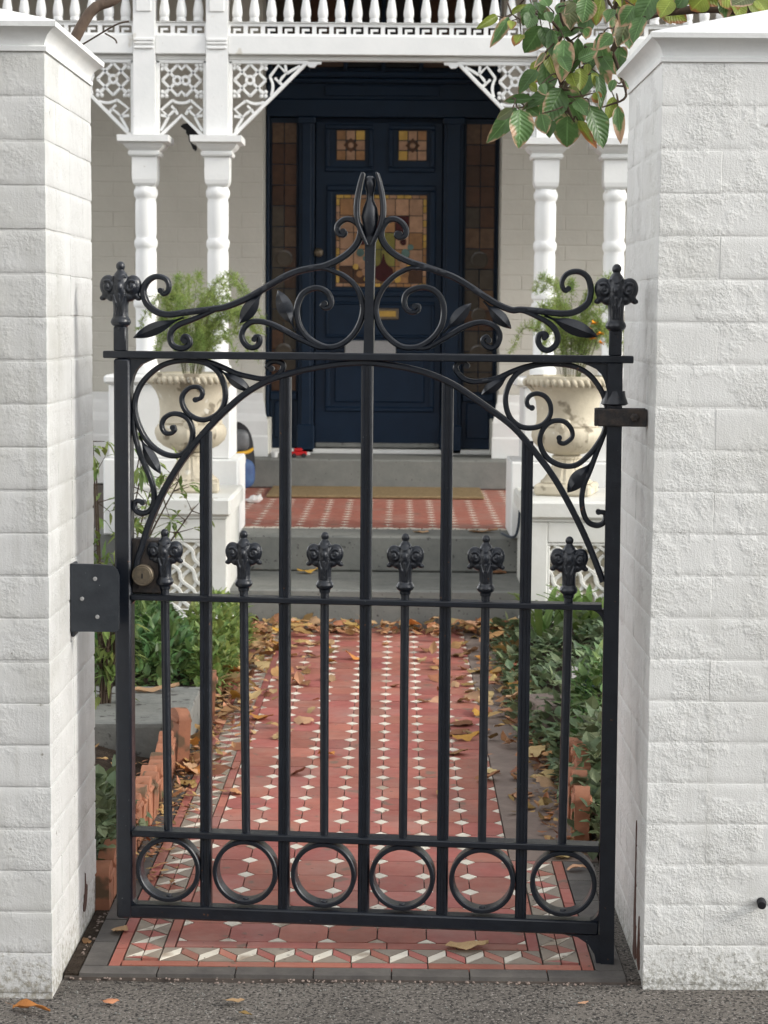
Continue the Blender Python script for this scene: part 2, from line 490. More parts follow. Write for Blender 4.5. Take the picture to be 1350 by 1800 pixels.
def magnolia_mat(name, green, under, edge):
    """glossy leaf: midrib and side veins, scorched rim, from the leaf's own UV"""
    m = bpy.data.materials.new(name)
    m.use_nodes = True
    nt = m.node_tree
    N, L = nt.nodes, nt.links
    b = N['Principled BSDF']
    uv = N.new('ShaderNodeUVMap')
    sp = N.new('ShaderNodeSeparateXYZ')
    L.new(uv.outputs[0], sp.inputs[0])
    oi = N.new('ShaderNodeObjectInfo')

    def mth(op, a, c=0.):
        t = N.new('ShaderNodeMath')
        t.operation = op
        for v, s in ((a, 0), (c, 1)):
            if hasattr(v, 'links'): L.new(v, t.inputs[s])
            else: t.inputs[s].default_value = v
        return t.outputs[0]

    def mr(x, a, c, d=0., e=1.):
        t = N.new('ShaderNodeMapRange')
        t.inputs[1].default_value, t.inputs[2].default_value = a, c
        t.inputs[3].default_value, t.inputs[4].default_value = d, e
        L.new(x, t.inputs[0])
        return t.outputs[0]

    def mix(f, a, c):
        t = N.new('ShaderNodeMix')
        t.data_type = 'RGBA'
        for v, s in ((f, 0), (a, 6), (c, 7)):
            if hasattr(v, 'links'): L.new(v, t.inputs[s])
            else: t.inputs[s].default_value = (*v, 1)
        return t.outputs[2]
    nz = N.new('ShaderNodeTexNoise')
    nz.inputs['Scale'].default_value = 26
    nz.inputs['Detail'].default_value = 6
    L.new(N.new('ShaderNodeNewGeometry').outputs['Position'], nz.inputs['Vector'])
    av = mth('ABSOLUTE', mth('SUBTRACT', sp.outputs[1], .5))                 # 0 midrib .. .5 rim
    rim = mth('ADD', mth('MULTIPLY', av, 1.05), mth('MULTIPLY', mth('POWER', sp.outputs[0], 3.), .42))
    rim = mth('ADD', rim, mth('MULTIPLY', mth('SUBTRACT', nz.outputs[0], .5), 1.7))
    rim = mth('ADD', rim, mth('MULTIPLY', oi.outputs['Random'], .42))
    f = mr(rim, .73, .95)
    vein = mth('SINE', mth('MULTIPLY', mth('SUBTRACT', sp.outputs[0], mth('MULTIPLY', av, .55)), 52.))
    vf = mth('MULTIPLY', mr(vein, .80, 1.), .16)
    mid = mr(av, .012, .045, .8, 0.)
    geo = N.new('ShaderNodeNewGeometry')
    base = mix(mr(nz.outputs[0], .35, .65), green, tuple(x * 1.5 for x in green))
    base = mix(geo.outputs['Backfacing'], base, under)
    c = mix(mth('MAXIMUM', vf, mid), base, tuple(min(1, x * 2.1 + .02) for x in green))
    c = mix(f, c, edge)
    h = N.new('ShaderNodeHueSaturation')
    L.new(mr(oi.outputs['Random'], 0, 1, .75, 1.25), h.inputs['Value'])
    L.new(c, h.inputs['Color'])
    L.new(h.outputs[0], b.inputs['Base Color'])
    b.inputs['Roughness'].default_value = .36
    b.inputs['Specular IOR Level'].default_value = .45
    bp = N.new('ShaderNodeBump')
    bp.inputs['Distance'].default_value = .002
    bp.inputs['Strength'].default_value = .22
    L.new(vein, bp.inputs['Height'])
    L.new(bp.outputs[0], b.inputs['Normal'])
    tr = N.new('ShaderNodeBsdfTranslucent')
    L.new(h.outputs[0], tr.inputs[0])
    ms = N.new('ShaderNodeMixShader')
    ms.inputs[0].default_value = .33
    L.new(b.outputs[0], ms.inputs[1])
    L.new(tr.outputs[0], ms.inputs[2])
    L.new(ms.outputs[0], N['Material Output'].inputs[0])
    return m


M['mag'] = magnolia_mat('magnolia_leaf', (.070, .135, .042), (.13, .17, .055), (.42, .27, .17))
M['mag2'] = magnolia_mat('magnolia_leaf_yellowing', (.19, .235, .04), (.23, .24, .06), (.30, .13, .05))
M['mag3'] = magnolia_mat('magnolia_leaf_scorched', (.09, .105, .045), (.36, .25, .17), (.45, .30, .20))
# ================================================================== SETTING: ground, footpath, tiled path, beds
def sheet(x0, x1, y0, y1, nx, ny, zf):
    b = MB()
    vs = [(x0 + (x1 - x0) * i / nx, y0 + (y1 - y0) * j / ny, 0) for j in range(ny + 1) for i in range(nx + 1)]
    vs = [(x, y, zf(x, y)) for x, y, _ in vs]
    fs = [(j * (nx + 1) + i, j * (nx + 1) + i + 1, (j + 1) * (nx + 1) + i + 1, (j + 1) * (nx + 1) + i) for j in range(ny) for i in range(nx)]
    return b.add(vs, fs)


ob('ground', sheet(-400, 400, -400, 400, 2, 2, lambda x, y: -.12), M['soil'], kind='structure')
PX, PY = -.6179, 3.735


def fpz(x, y):
    return -.010 + .006 * mnoise.noise((x * 1.7, y * 1.7, 3)) + .002 * mnoise.noise((x * 14, y * 14, 9)) - (.010 if abs(y - 3.735) < .03 else 0) * 0


ob('footpath', sheet(-4, 4, 1.5, 3.76, 160, 60, fpz), M['asphalt'], kind='structure', smooth=180)
ob('pavement', sheet(-40, 40, -60, 1.5, 8, 8, lambda x, y: -.011), M['asphalt'], kind='structure')
path = ob('tiled_path', MB().box(-.645, .485, 3.737, 8.4, -.10, -.0035), M['mortar'], kind='structure')


def tile(name, poly, mk, loc=None, me=None, parent=path, zt=.004, amp=1.):
    """one flat tile; poly in metres, shrunk for its joint"""
    cx_ = sum(p[0] for p in poly) / len(poly)
    cy_ = sum(p[1] for p in poly) / len(poly)
    if me is None:
        g = .0013
        q = []
        n = len(poly)
        for i in range(n):
            a, p, c = Vector(poly[i - 1]), Vector(poly[i]), Vector(poly[(i + 1) % n])
            d1, d2 = (p - a).normalized(), (c - p).normalized()
            n1, n2 = Vector((-d1.y, d1.x)), Vector((-d2.y, d2.x))
            s = n1 + n2
            s = s / max(.25, s.dot(n1)) if s.length > 1e-6 else n1
            if s.length > 3: s = s.normalized() * 3
            q.append((p.x + s.x * g - cx_, p.y + s.y * g - cy_))
        me = MB().prism(q, lambda a, b: (a, b, -.012), lambda a, b: (a, b, 0)).mesh(name)
        me.materials.append(M[mk])
    o = ob(name, me, None, parent, (cx_, cy_, zt + amp * R.uniform(-.0006, .0006)), (R.uniform(-.004, .004) * amp, R.uniform(-.004, .004) * amp, 0))
    return me


def ccw(p):
    a = sum(p[i - 1][0] * p[i][1] - p[i][0] * p[i - 1][1] for i in range(len(p)))
    return p if a > 0 else p[::-1]


T, CUT = .1025, .0215
TY, CY = .122, .0250
FX0, FY0 = -.445, 3.945
NX, NY = 7, 34
me_oct = None
me_dot = None
far_dots = MB()
OCT = [(CUT, 0), (T - CUT, 0), (T, CY), (T, TY - CY), (T - CUT, TY), (CUT, TY), (0, TY - CY), (0, CY)]
for j in range(NY):
    for i in range(NX):
        pl = [(FX0 + i * T + a, FY0 + j * TY + b) for a, b in OCT]
        me_oct = tile('octagon_tile', pl, 'red', me=me_oct)
half = {}
for j in range(NY + 1):
    for i in range(NX + 1):
        x, y = FX0 + i * T, FY0 + j * TY
        pts = [(x - CUT, y), (x, y - CY), (x + CUT, y), (x, y + CY)]
        k = None
        if i == 0: pts, k = [(x, y - CY), (x + CUT, y), (x, y + CY)], 'l'
        if i == NX: pts, k = [(x, y - CY), (x, y + CY), (x - CUT, y)], 'r'
        if j == 0:
            if i == 0: pts, k = [(x, y), (x + CUT, y), (x, y + CY)], 'lb'
            elif i == NX: pts, k = [(x, y), (x, y + CY), (x - CUT, y)], 'rb'
            else: pts, k = [(x - CUT, y), (x + CUT, y), (x, y + CY)], 'b'
        pts = ccw(pts)
        if y < 6.4:
            half[k] = tile('dot_tile', pts, 'white', me=half.get(k))
        else:
            far_dots.prism([(a * .97 + x * .03, b * .97 + y * .03) for a, b in pts], lambda a, b: (a, b, -.004), lambda a, b: (a, b, .0042))
ob('distant_dot_tiles', far_dots, M['white'], path, kind='stuff')

# tumbling-triangle borders: sides, then the front
FAR = {'white': MB(), 'grey': MB(), 'red': MB(), 'slate': MB()}
NEAR_Y = 5.6


def border_side(x0, x1, y0, y1, flip):
    P = .084
    n = int((y1 - y0) / P)
    P = (y1 - y0) / n
    cache = {}
    w = x1 - x0

    def q(a, b, k):
        a = 1 - a if flip else a
        return (x0 + a * w, max(y0, min(y1, y0 + (b + k) * P)))
    Lp = lambda k: q(0, .1, k)
    Cp = lambda k: q(.5, .2, k)
    Dp = lambda k: q(.5, .62, k)
    Rp = lambda k: q(1, .8, k)
    for k in range(-1, n + 1):
        tr = [('white', (Lp(k), Cp(k), Dp(k))), ('grey', (Lp(k), Dp(k), Lp(k + 1))), ('red', (Lp(k + 1), Dp(k), Cp(k + 1))),
              ('white', (Cp(k), Rp(k), Dp(k))), ('red', (Dp(k), Rp(k), Cp(k + 1))), ('grey', (Rp(k), Rp(k + 1), Cp(k + 1)))]
        for ti, (mk, pl) in enumerate(tr):
            pl = ccw(list(pl))
            ar = abs(sum(pl[i - 1][0] * pl[i][1] - pl[i][0] * pl[i - 1][1] for i in range(3))) / 2
            if ar < 1e-4: continue
            edge = k < 1 or k >= n - 2
            if pl[0][1] < NEAR_Y:
                key = None if edge else ti
                me = tile('border_tile', pl, mk, me=cache.get(key) if key is not None else None)
                if key is not None: cache[key] = me
            else:
                cxx = sum(p[0] for p in pl) / 3; cyy = sum(p[1] for p in pl) / 3
                FAR[mk].prism([(a * .95 + cxx * .05, b * .95 + cyy * .05) for a, b in pl], lambda a, b: (a, b, -.004), lambda a, b: (a, b, .004))


def strip_run(x0, x1, y0, y1, mk, ln=.105, along='y', name='strip_tile'):
    me = None
    a0, a1 = (y0, y1) if along == 'y' else (x0, x1)
    n = max(1, round((a1 - a0) / ln))
    st = (a1 - a0) / n
    for k in range(n):
        a = a0 + k * st
        pl = [(x0, a), (x1, a), (x1, a + st), (x0, a + st)] if along == 'y' else [(a, y0), (a + st, y0), (a + st, y1), (a, y1)]
        if pl[0][1] < NEAR_Y:
            me = tile(name, pl, mk, me=me)
        else:
            FAR[mk].prism([(p[0], p[1] + (.001 if i < 2 else -.001)) for i, p in enumerate(pl)], lambda a, b: (a, b, -.004), lambda a, b: (a, b, .004))


border_side(-.5405, -.4695, 3.83, 8.12, False)
border_side(.2985, .3715, 3.83, 4.57, False)
strip_run(-.469, -.446, 3.903, 8.12, 'red')
strip_run(-.566, -.5415, 3.786, 8.12, 'red')
strip_run(.2735, .2975, 3.903, 4.57, 'red')
strip_run(.3725, .397, 3.786, 4.57, 'red')
strip_run(-.6165, -.5675, 3.786, 8.12, 'slate', .152)
strip_run(.398, .455, 3.786, 4.57, 'slate', .152)
strip_run(-.6165, .455, 3.737, 3.785, 'slate', .152, 'x')
strip_run(-.5405, .372, 3.787, 3.816, 'red', .152, 'x')
strip_run(-.445, .2725, 3.905, 3.943, 'red', .152, 'x')
# front band: rising white and falling red parallelograms with buff triangles
bx0, bx1, by0, by1 = -.4685, .2975, 3.818, 3.903
n = 10
P = (bx1 - bx0) / n
cache = {}
for k in range(n):
    def q(a, b): return (max(bx0, min(bx1, bx0 + (a + k) * P)), by0 + b * (by1 - by0))
    for ti, (mk, pl) in enumerate((('white', [q(0, 0), q(.5, .55), q(.5, 1), q(0, .45)]), ('red', [q(.5, .55), q(1, 0), q(1, .45), q(.5, 1)]),
                                   ('grey', [q(0, 0), q(1, 0), q(.5, .55)]), ('grey', [q(0, .45), q(.5, 1), q(-.5, 1)]))):
        e = k == 0 and ti == 3
        me = tile('border_tile', ccw(pl), mk, me=None if e else cache.get(ti))
        if not e: cache[ti] = me
tile('border_tile', ccw([(bx1 - .001, by0 + .45 * (by1 - by0)), (bx1 - .001, by1), (bx1 - P / 2, by1)]), 'grey')
for mk, b in FAR.items():
    if b.f: ob('distant_' + {'white': 'cream', 'grey': 'buff', 'red': 'red', 'slate': 'slate'}[mk] + '_border_tiles', b, M[mk], path, kind='stuff')
for xa_, xb_, nm_, mk_ in ((.456, .4835, 'asphalt_verge', 'asphalt'), (-.6465, -.6175, 'dirt_verge', 'soil')):
    ob(nm_, MB().box(xa_, xb_, 3.745, 4.57, -.02, .001), M[mk_], path)
ob('cement_patch', MB().prism([(.275, 4.575), (.484, 4.572), (.484, 8.3), (.2745, 8.3), (.2745, 6.0)], lambda a, b: (a, b, -.01), lambda a, b: (a, b, .0035)), M['cement'], path)


# garden beds
def bedz(x, y):
    return .012 + .045 * min(1, max(0, (abs(x + .08) - .56) / .25)) + .025 * mnoise.noise((x * 5, y * 5, 2)) + .012 * mnoise.noise((x * 17, y * 17, 5))


ob('garden_bed', sheet(-3.2, -.648, 4.17, 8.7, 90, 150, bedz), M['soil'], kind='structure', smooth=180)
ob('garden_bed', sheet(.487, 3.2, 4.25, 8.7, 90, 150, lambda x, y: bedz(x, y) + .03), M['soil'], kind='structure', smooth=180)

# ================================================================== GATE PILLARS
def brick_mesh(lx, ly, lz, seed, amp=.0012, c=.004, cv=.0015, grid=0):
    """one hand-made brick: chamfered, dented, its faces slightly out of true"""
    bm = bmesh.new()
    bmesh.ops.create_cube(bm, size=1)
    bmesh.ops.scale(bm, vec=(lx, ly, lz), verts=bm.verts)
    hz = [e for e in bm.edges if abs(e.verts[0].co.z - e.verts[1].co.z) < 1e-6]
    bmesh.ops.bevel(bm, geom=hz, offset=c, segments=2, profile=.6, affect='EDGES')
    vt = [e for e in bm.edges if abs(e.verts[0].co.z - e.verts[1].co.z) > lz * .5]
    bmesh.ops.bevel(bm, geom=vt, offset=cv, segments=1, affect='EDGES')
    if grid:
        for ax, ln in ((0, lx), (1, ly), (2, lz)):
            k = max(1, int(ln / grid)) - 1
            es = [e for e in bm.edges if abs((e.verts[1].co - e.verts[0].co)[ax]) > ln * .6]
            if k > 0 and es: bmesh.ops.subdivide_edges(bm, edges=es, cuts=k, use_grid_fill=True)
    rr = random.Random(seed)
    s0 = rr.uniform(0, 99)
    for v in bm.verts:
        d = Vector((0, 0, 0))
        for fq, am in ((14, .25), (45, .45), (110, .55)):
            d += am * Vector((mnoise.noise(v.co * fq + Vector((s0, 0, 0))), mnoise.noise(v.co * fq + Vector((0, s0, 0))), mnoise.noise(v.co * fq + Vector((0, 0, s0)))))
        v.co += d * amp
    for f in bm.faces: f.smooth = True
    me = bpy.data.meshes.new('brick')
    bm.to_mesh(me)
    bm.free()
    me.set_sharp_from_angle(angle=radians(22 if grid else 8))
    return me


def pillar(label, x0, x1, y0, y1, mk, rec, seed):
    root = emp('gate_pillar', ((x0 + x1) / 2, (y0 + y1) / 2, 0), label=label, cat='pillar', group='brick gate pillars', kind='thing')
    w, d, t, CH, NC = x1 - x0, y1 - y0, .115, .080, 22
    core = MB().box(-w / 2 + rec, w / 2 - rec, -d / 2 + rec, d / 2 - rec, -.06, NC * CH)
    ob('mortar_core', core, M[mk], root)
    rr = random.Random(seed)
    pool = {}
    for k in range(NC):
        z = (k + .5) * CH
        items = []
        if k % 2 == 0:
            for s in (-1, 1):
                for i in (-1, 1): items.append((i * w / 4, s * (d / 2 - t / 2), w / 2, t))
                for i in (-1, 1): items.append((s * (w / 2 - t / 2), i * (d - 2 * t) / 4, t, (d - 2 * t) / 2))
        else:
            for s in (-1, 1):
                for i in (-1, 1): items.append((s * (w / 2 - t / 2), i * d / 4, t, d / 2))
                items.append((0, s * (d / 2 - t / 2), w - 2 * t, t))
        for (bx, by, lx, ly) in items:
            v = rr.randrange(5)
            key = (round(lx, 3), round(ly, 3), v)
            if key not in pool:
                pool[key] = brick_mesh(lx - .0005, ly - .0005, CH - (.0038 if mk == 'paint_l' else .0028), seed * 10 + v, .0011, .0022 if mk == 'paint_l' else .0020, .0008, .012)
                pool[key].materials.append(M[mk])
            ob('brick', pool[key], None, root, (bx + rr.uniform(-.0005, .0005), by + rr.uniform(-.0005, .0005), z + rr.uniform(-.0014, .0014)), (rr.uniform(-.0025, .0025), rr.uniform(-.0025, .0025), rr.uniform(-.0012, .0012)))
    # moulded coping: bed mould, cavetto, lip, shallow pyramid top
    zc = NC * CH
    prof = [(-.01, zc), (.003, zc), (.004, zc + .008), (-.001, zc + .010), (.001, zc + .018), (.006, zc + .028), (.014, zc + .036), (.024, zc + .041), (.025, zc + .050), (.022, zc + .0525)]
    b = MB()
    vs, fs = [], []
    for o_, z in prof:
        vs += [(-w / 2 - o_, -d / 2 - o_, z), (w / 2 + o_, -d / 2 - o_, z), (w / 2 + o_, d / 2 + o_, z), (-w / 2 - o_, d / 2 + o_, z)]
    for i in range(len(prof) - 1):
        for k in range(4):
            fs.append((i * 4 + k, i * 4 + (k + 1) % 4, (i + 1) * 4 + (k + 1) % 4, (i + 1) * 4 + k))
    n0 = len(vs) - 4
    vs.append((0, 0, zc + .0525 + .085))
    for k in range(4): fs.append((n0 + k, n0 + (k + 1) % 4, len(vs) - 1))
    fs.append((3, 2, 1, 0))
    b.add(vs, fs)
    ob('coping', b, M['cap'], root, smooth=35)
    return root


PLX, PRX = -.647, .483
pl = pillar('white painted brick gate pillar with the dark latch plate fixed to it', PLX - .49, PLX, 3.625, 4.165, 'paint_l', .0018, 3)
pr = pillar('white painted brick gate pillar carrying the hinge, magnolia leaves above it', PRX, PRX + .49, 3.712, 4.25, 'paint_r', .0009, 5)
# old brown paint showing where the white has flaked off
def flake(par, X, pts, s):
    o = par.location
    ob('flaked_patch', MB().prism([(p.x, p.y) for p in catmull(pts, 3, True)], lambda a, c: (X - o.x, a - o.y, c), lambda a, c: (X + s * .0022 - o.x, a - o.y, c)), M['flake'], par)


flake(pr, PRX + .0005, [(3.815, .02), (3.835, .10), (3.845, .20), (3.850, .285), (3.858, .27), (3.856, .18), (3.866, .10), (3.862, .05), (3.868, .015)], -1)
flake(pr, PRX + .0005, [(3.760, .015), (3.775, .09), (3.785, .115), (3.795, .06), (3.80, .02)], -1)
flake(pl, PLX - .0005, [(3.985, .055), (4.005, .085), (4.012, .125), (4.022, .10), (4.040, .09), (4.030, .06), (4.010, .045)], 1)
# boundary walls running on from the pillars
for nm, x0, x1, lab in (('boundary_wall', -4.2, PLX - .492, 'low white boundary wall running on from the latch pillar'), ('boundary_wall', PRX + .492, 4.2, 'low white boundary wall running on from the hinge pillar')):
    wl = ob(nm, MB().cbox(x0, x1, 3.76, 3.98, -.05, 1.25, .01), M['paint_l'], label=lab, cat='wall', kind='thing')
    ob('coping', MB().cbox(x0, x1, 3.73, 4.01, 1.252, 1.31, .012), M['cap'], wl)
# ================================================================== IRON GATE (traced in its own plane, millimetres: across, up)
STROKES = {
    'crestL': [(-408, 1334), (-402, 1327), (-394, 1333), (-392, 1345), (-397, 1356), (-408, 1361), (-421, 1361), (-435, 1352), (-443, 1337), (-442, 1322), (-435, 1307), (-423, 1296), (-408, 1289), (-390, 1287), (-368, 1290), (-346, 1293), (-322, 1296), (-300, 1299), (-278, 1303), (-242, 1317), (-209, 1335), (-180, 1352), (-152, 1367), (-126, 1376), (-100, 1381), (-83, 1384), (-59, 1394), (-37, 1408), (-20, 1425), (-12, 1442), (-11, 1457), (-18, 1468), (-31, 1475), (-44, 1474), (-55, 1465), (-57, 1454), (-53, 1446), (-45, 1444), (-41, 1449), (-45, 1452)],
    'crestL2': [(-285, 1302), (-306, 1294), (-328, 1284), (-351, 1275), (-370, 1268), (-385, 1257), (-390, 1244), (-387, 1230), (-377, 1222), (-362, 1221), (-351, 1229), (-352, 1240), (-360, 1245), (-365, 1238), (-360, 1235)],
    'bigL': [(-96, 1381), (-78, 1379), (-61, 1373), (-44, 1366), (-24, 1350), (-11, 1329), (-5, 1305), (-8, 1282), (-19, 1258), (-36, 1239), (-56, 1228), (-78, 1226), (-99, 1234), (-117, 1247), (-130, 1266), (-136, 1289), (-134, 1311), (-124, 1330), (-106, 1340), (-89, 1340), (-74, 1331), (-68, 1316), (-71, 1305), (-80, 1302), (-86, 1307), (-81, 1311)],
    'lowL': [(-71, 1225), (-91, 1225), (-112, 1233), (-134, 1243), (-156, 1255), (-182, 1268), (-209, 1275), (-228, 1273), (-241, 1262), (-246, 1248), (-241, 1233), (-230, 1224), (-217, 1225), (-210, 1235), (-211, 1244), (-218, 1245), (-220, 1240)],
    'crestR': [(396, 1343), (390, 1339), (384, 1348), (384, 1359), (391, 1370), (404, 1376), (419, 1375), (432, 1366), (438, 1351), (439, 1334), (434, 1317), (422, 1305), (405, 1297), (384, 1295), (359, 1297), (333, 1300), (303, 1302), (287, 1301), (261, 1311), (233, 1327), (203, 1347), (173, 1364), (143, 1375), (113, 1385), (87, 1393), (61, 1405), (42, 1420), (31, 1438), (30, 1455), (39, 1471), (54, 1476), (69, 1470), (78, 1457), (77, 1445), (67, 1440), (60, 1443), (61, 1449), (66, 1447)],
    'crestR2': [(299, 1301), (316, 1297), (335, 1289), (355, 1279), (370, 1266), (377, 1249), (373, 1234), (360, 1224), (347, 1227), (339, 1240), (341, 1253), (351, 1256), (356, 1251), (351, 1248)],
    'bigR': [(126, 1379), (104, 1381), (89, 1381), (72, 1375), (53, 1363), (34, 1342), (22, 1316), (21, 1291), (30, 1265), (47, 1244), (69, 1229), (91, 1226), (114, 1232), (136, 1249), (150, 1272), (154, 1296), (150, 1319), (137, 1336), (117, 1344), (96, 1341), (81, 1332), (76, 1317), (80, 1302), (92, 1295), (103, 1299), (104, 1308), (97, 1307)],
    'lowR': [(101, 1225), (121, 1226), (140, 1236), (166, 1251), (191, 1266), (215, 1275), (236, 1276), (256, 1267), (264, 1252), (260, 1235), (248, 1227), (235, 1233), (231, 1243), (238, 1249), (243, 1242)],
    'ringL': [(-338, 1119), (-328, 1123), (-325, 1135), (-334, 1144), (-351, 1142), (-364, 1129), (-366, 1114), (-358, 1096), (-343, 1084), (-323, 1079), (-302, 1086), (-286, 1101), (-279, 1123), (-281, 1148), (-292, 1173), (-312, 1189), (-338, 1196), (-368, 1196), (-397, 1190), (-422, 1176), (-445, 1153), (-458, 1128), (-462, 1103), (-456, 1073), (-441, 1042), (-420, 1020), (-395, 1008), (-371, 1008), (-354, 1021), (-346, 1039), (-345, 1059), (-353, 1079), (-369, 1089), (-387, 1090), (-402, 1081), (-407, 1066), (-401, 1053), (-389, 1051), (-381, 1058), (-384, 1063)],
    'ringL2': [(-353, 1198), (-328, 1197), (-305, 1192), (-282, 1183), (-257, 1172), (-231, 1166), (-206, 1162), (-183, 1165), (-167, 1176), (-163, 1190), (-173, 1196), (-188, 1195), (-195, 1186), (-186, 1182)],
    'ringL3': [(-462, 1098), (-464, 1070), (-460, 1040), (-451, 1009), (-438, 979), (-428, 954), (-423, 931), (-424, 911), (-433, 895), (-449, 890), (-461, 897), (-463, 910), (-457, 915), (-446, 912)],
    'ringR': [(329, 1111), (321, 1115), (319, 1126), (327, 1136), (341, 1139), (356, 1132), (365, 1116), (364, 1096), (351, 1079), (331, 1072), (308, 1074), (288, 1089), (278, 1115), (279, 1143), (293, 1171), (315, 1188), (345, 1196), (379, 1197), (412, 1192), (438, 1178), (457, 1156), (470, 1131), (476, 1100), (471, 1069), (459, 1044), (440, 1019), (416, 1000), (388, 999), (362, 1012), (348, 1034), (346, 1056), (356, 1076), (372, 1086), (392, 1085), (406, 1071), (408, 1055), (395, 1043), (384, 1044), (383, 1053)],
    'ringR2': [(373, 1199), (345, 1197), (318, 1192), (290, 1182), (262, 1169), (237, 1163), (212, 1161), (192, 1168), (179, 1184), (182, 1196), (193, 1200), (201, 1192)],
    'ringR3': [(475, 1086), (469, 1058), (457, 1027), (444, 990), (433, 962), (429, 934), (433, 906), (443, 888), (460, 882), (473, 889), (475, 906), (462, 909)],
    'arch': [(-461, 752), (-457, 793), (-448, 820), (-434, 866), (-408, 926), (-379, 977), (-348, 1021), (-312, 1064), (-274, 1102), (-237, 1133), (-193, 1158), (-138, 1176), (-97, 1185), (-47, 1193), (3, 1196), (54, 1191), (99, 1183), (138, 1171), (181, 1151), (236, 1115), (293, 1073), (340, 1020), (378, 969), (415, 904), (444, 844), (463, 798), (473, 772)],
}
LEAVES =  [(-362, 1282, -464, 1241, 24), (-139, 1257, -174, 1336, 30), (-202, 1336, -250, 1271, 27), (-292, 1180, -227, 1137, 22), (-453, 1045, -410, 970, 23), (350, 1291, 454, 1251, 28), (153, 1255, 207, 1313, 24), (231, 1318, 286, 1265, 24), (287, 1178, 230, 1136, 22), (449, 1010, 401, 946, 29)]
GATE_O, GATE_RZ = (-.0665, 3.885, 0), -.0900
gate = emp('iron_gate', GATE_O, GATE_RZ, label='black wrought-iron garden gate with scrolls, arch and fleur-de-lis pickets', cat='gate')


def gp(name, b, smooth=40, parent=gate, mk='iron', **k):
    return ob(name, b, M[mk], parent, smooth=smooth, **k)


# frame
gp('top_rail', MB().cbox(-.522, .524, -.019, .019, 1.200, 1.2145, .002))
gp('middle_rail', MB().cbox(-.468, .472, -.020, .020, .716, .7275, .002))
gp('lower_rail', MB().cbox(-.468, .476, -.021, .021, .2315, .2445, .002))
gp('bottom_rail', MB().cbox(-.4995, .478, -.018, .018, .061, .090, .004))
gp('stile', MB().cbox(-.5005, -.4675, -.0195, .0195, .0605, 1.1995, .004))
st = gp('stile', MB().prism([(.4745, 1.1995), (.5035, 1.1995), (.5085, .10), (.5095, -.004), (.4835, -.004), (.4775, .10)][::-1], lambda a, b: (a, .0195, b), lambda a, b: (a, -.0195, b)), 30)
b = MB()
b.prism([(.404, .0625), (.436, .056), (.458, .042), (.470, .022), (.476, -.002), (.490, -.002), (.490, .0625)], lambda a, c: (a, .014, c), lambda a, c: (a, -.014, c))
gp('foot_bracket', b, 30)
b = MB()
b.lathe([(.020, -.016), (.020, .002), (.012, .004), (.012, .02)], 16, (.4965, 0, -.003))
gp('pivot', b, 40, mk='oldiron')
for s, cx_ in ((-1, -.468), (1, .4745)):
    f = lambda x: cx_ - s * x
    pl_ = [(f(-.002), 1.2005), (f(-.002), 1.128), (f(.0015), 1.150), (f(.0055), 1.165), (f(.012), 1.178), (f(.022), 1.188), (f(.036), 1.1945), (f(.052), 1.2005)]
    gp('corner_gusset', MB().prism(ccw(pl_), lambda a, c: (a, .012, c), lambda a, c: (a, -.012, c)), 30)
for (cx_, cz_, sx, sz, r) in ((-.4685, .7165, 1, -1, .016), (.4755, .7165, -1, -1, .03), (-.4685, .0895, 1, 1, .012), (.4775, .0895, -1, 1, .022), (-.4685, .2325, 1, -1, .010), (.4755, .2325, -1, -1, .010)):
    pl_ = [(cx_ - sx * .002, cz_ - sz * .001)] + [(cx_ + sx * (r - r * sin(a * pi / 12)), cz_ + sz * (r - r * cos(a * pi / 12))) for a in range(0, 7)]
    pl_[1] = (cx_ + sx * r, cz_ - sz * .001)
    gp('weld_fillet', MB().prism(ccw(pl_), lambda a, c: (a, .012, c), lambda a, c: (a, -.012, c)), 30)


# fluted tall bars
def fluted(x, z0, z1, w=.0225):
    h = w / 2
    sec = []
    q = [(-h, -h + .003), (-h + .003, -h), (-.0045, -h), (-.0035, -h + .0022), (.0035, -h + .0022), (.0045, -h), (h - .003, -h), (h, -h + .003)]
    sec = q + [(h, h - .003), (h - .003, h), (-h + .003, h), (-h, h - .003)]
    return MB().prism(sec, lambda a, c: (x + a, c, z0), lambda a, c: (x + a, c, z1))


for x, zt in ((-.318, 1.056), (-.158, 1.166), (.0045, 1.2005), (.1635, 1.160), (.3215, 1.046)):
    gp('bar', fluted(x, .0885, zt), 20)


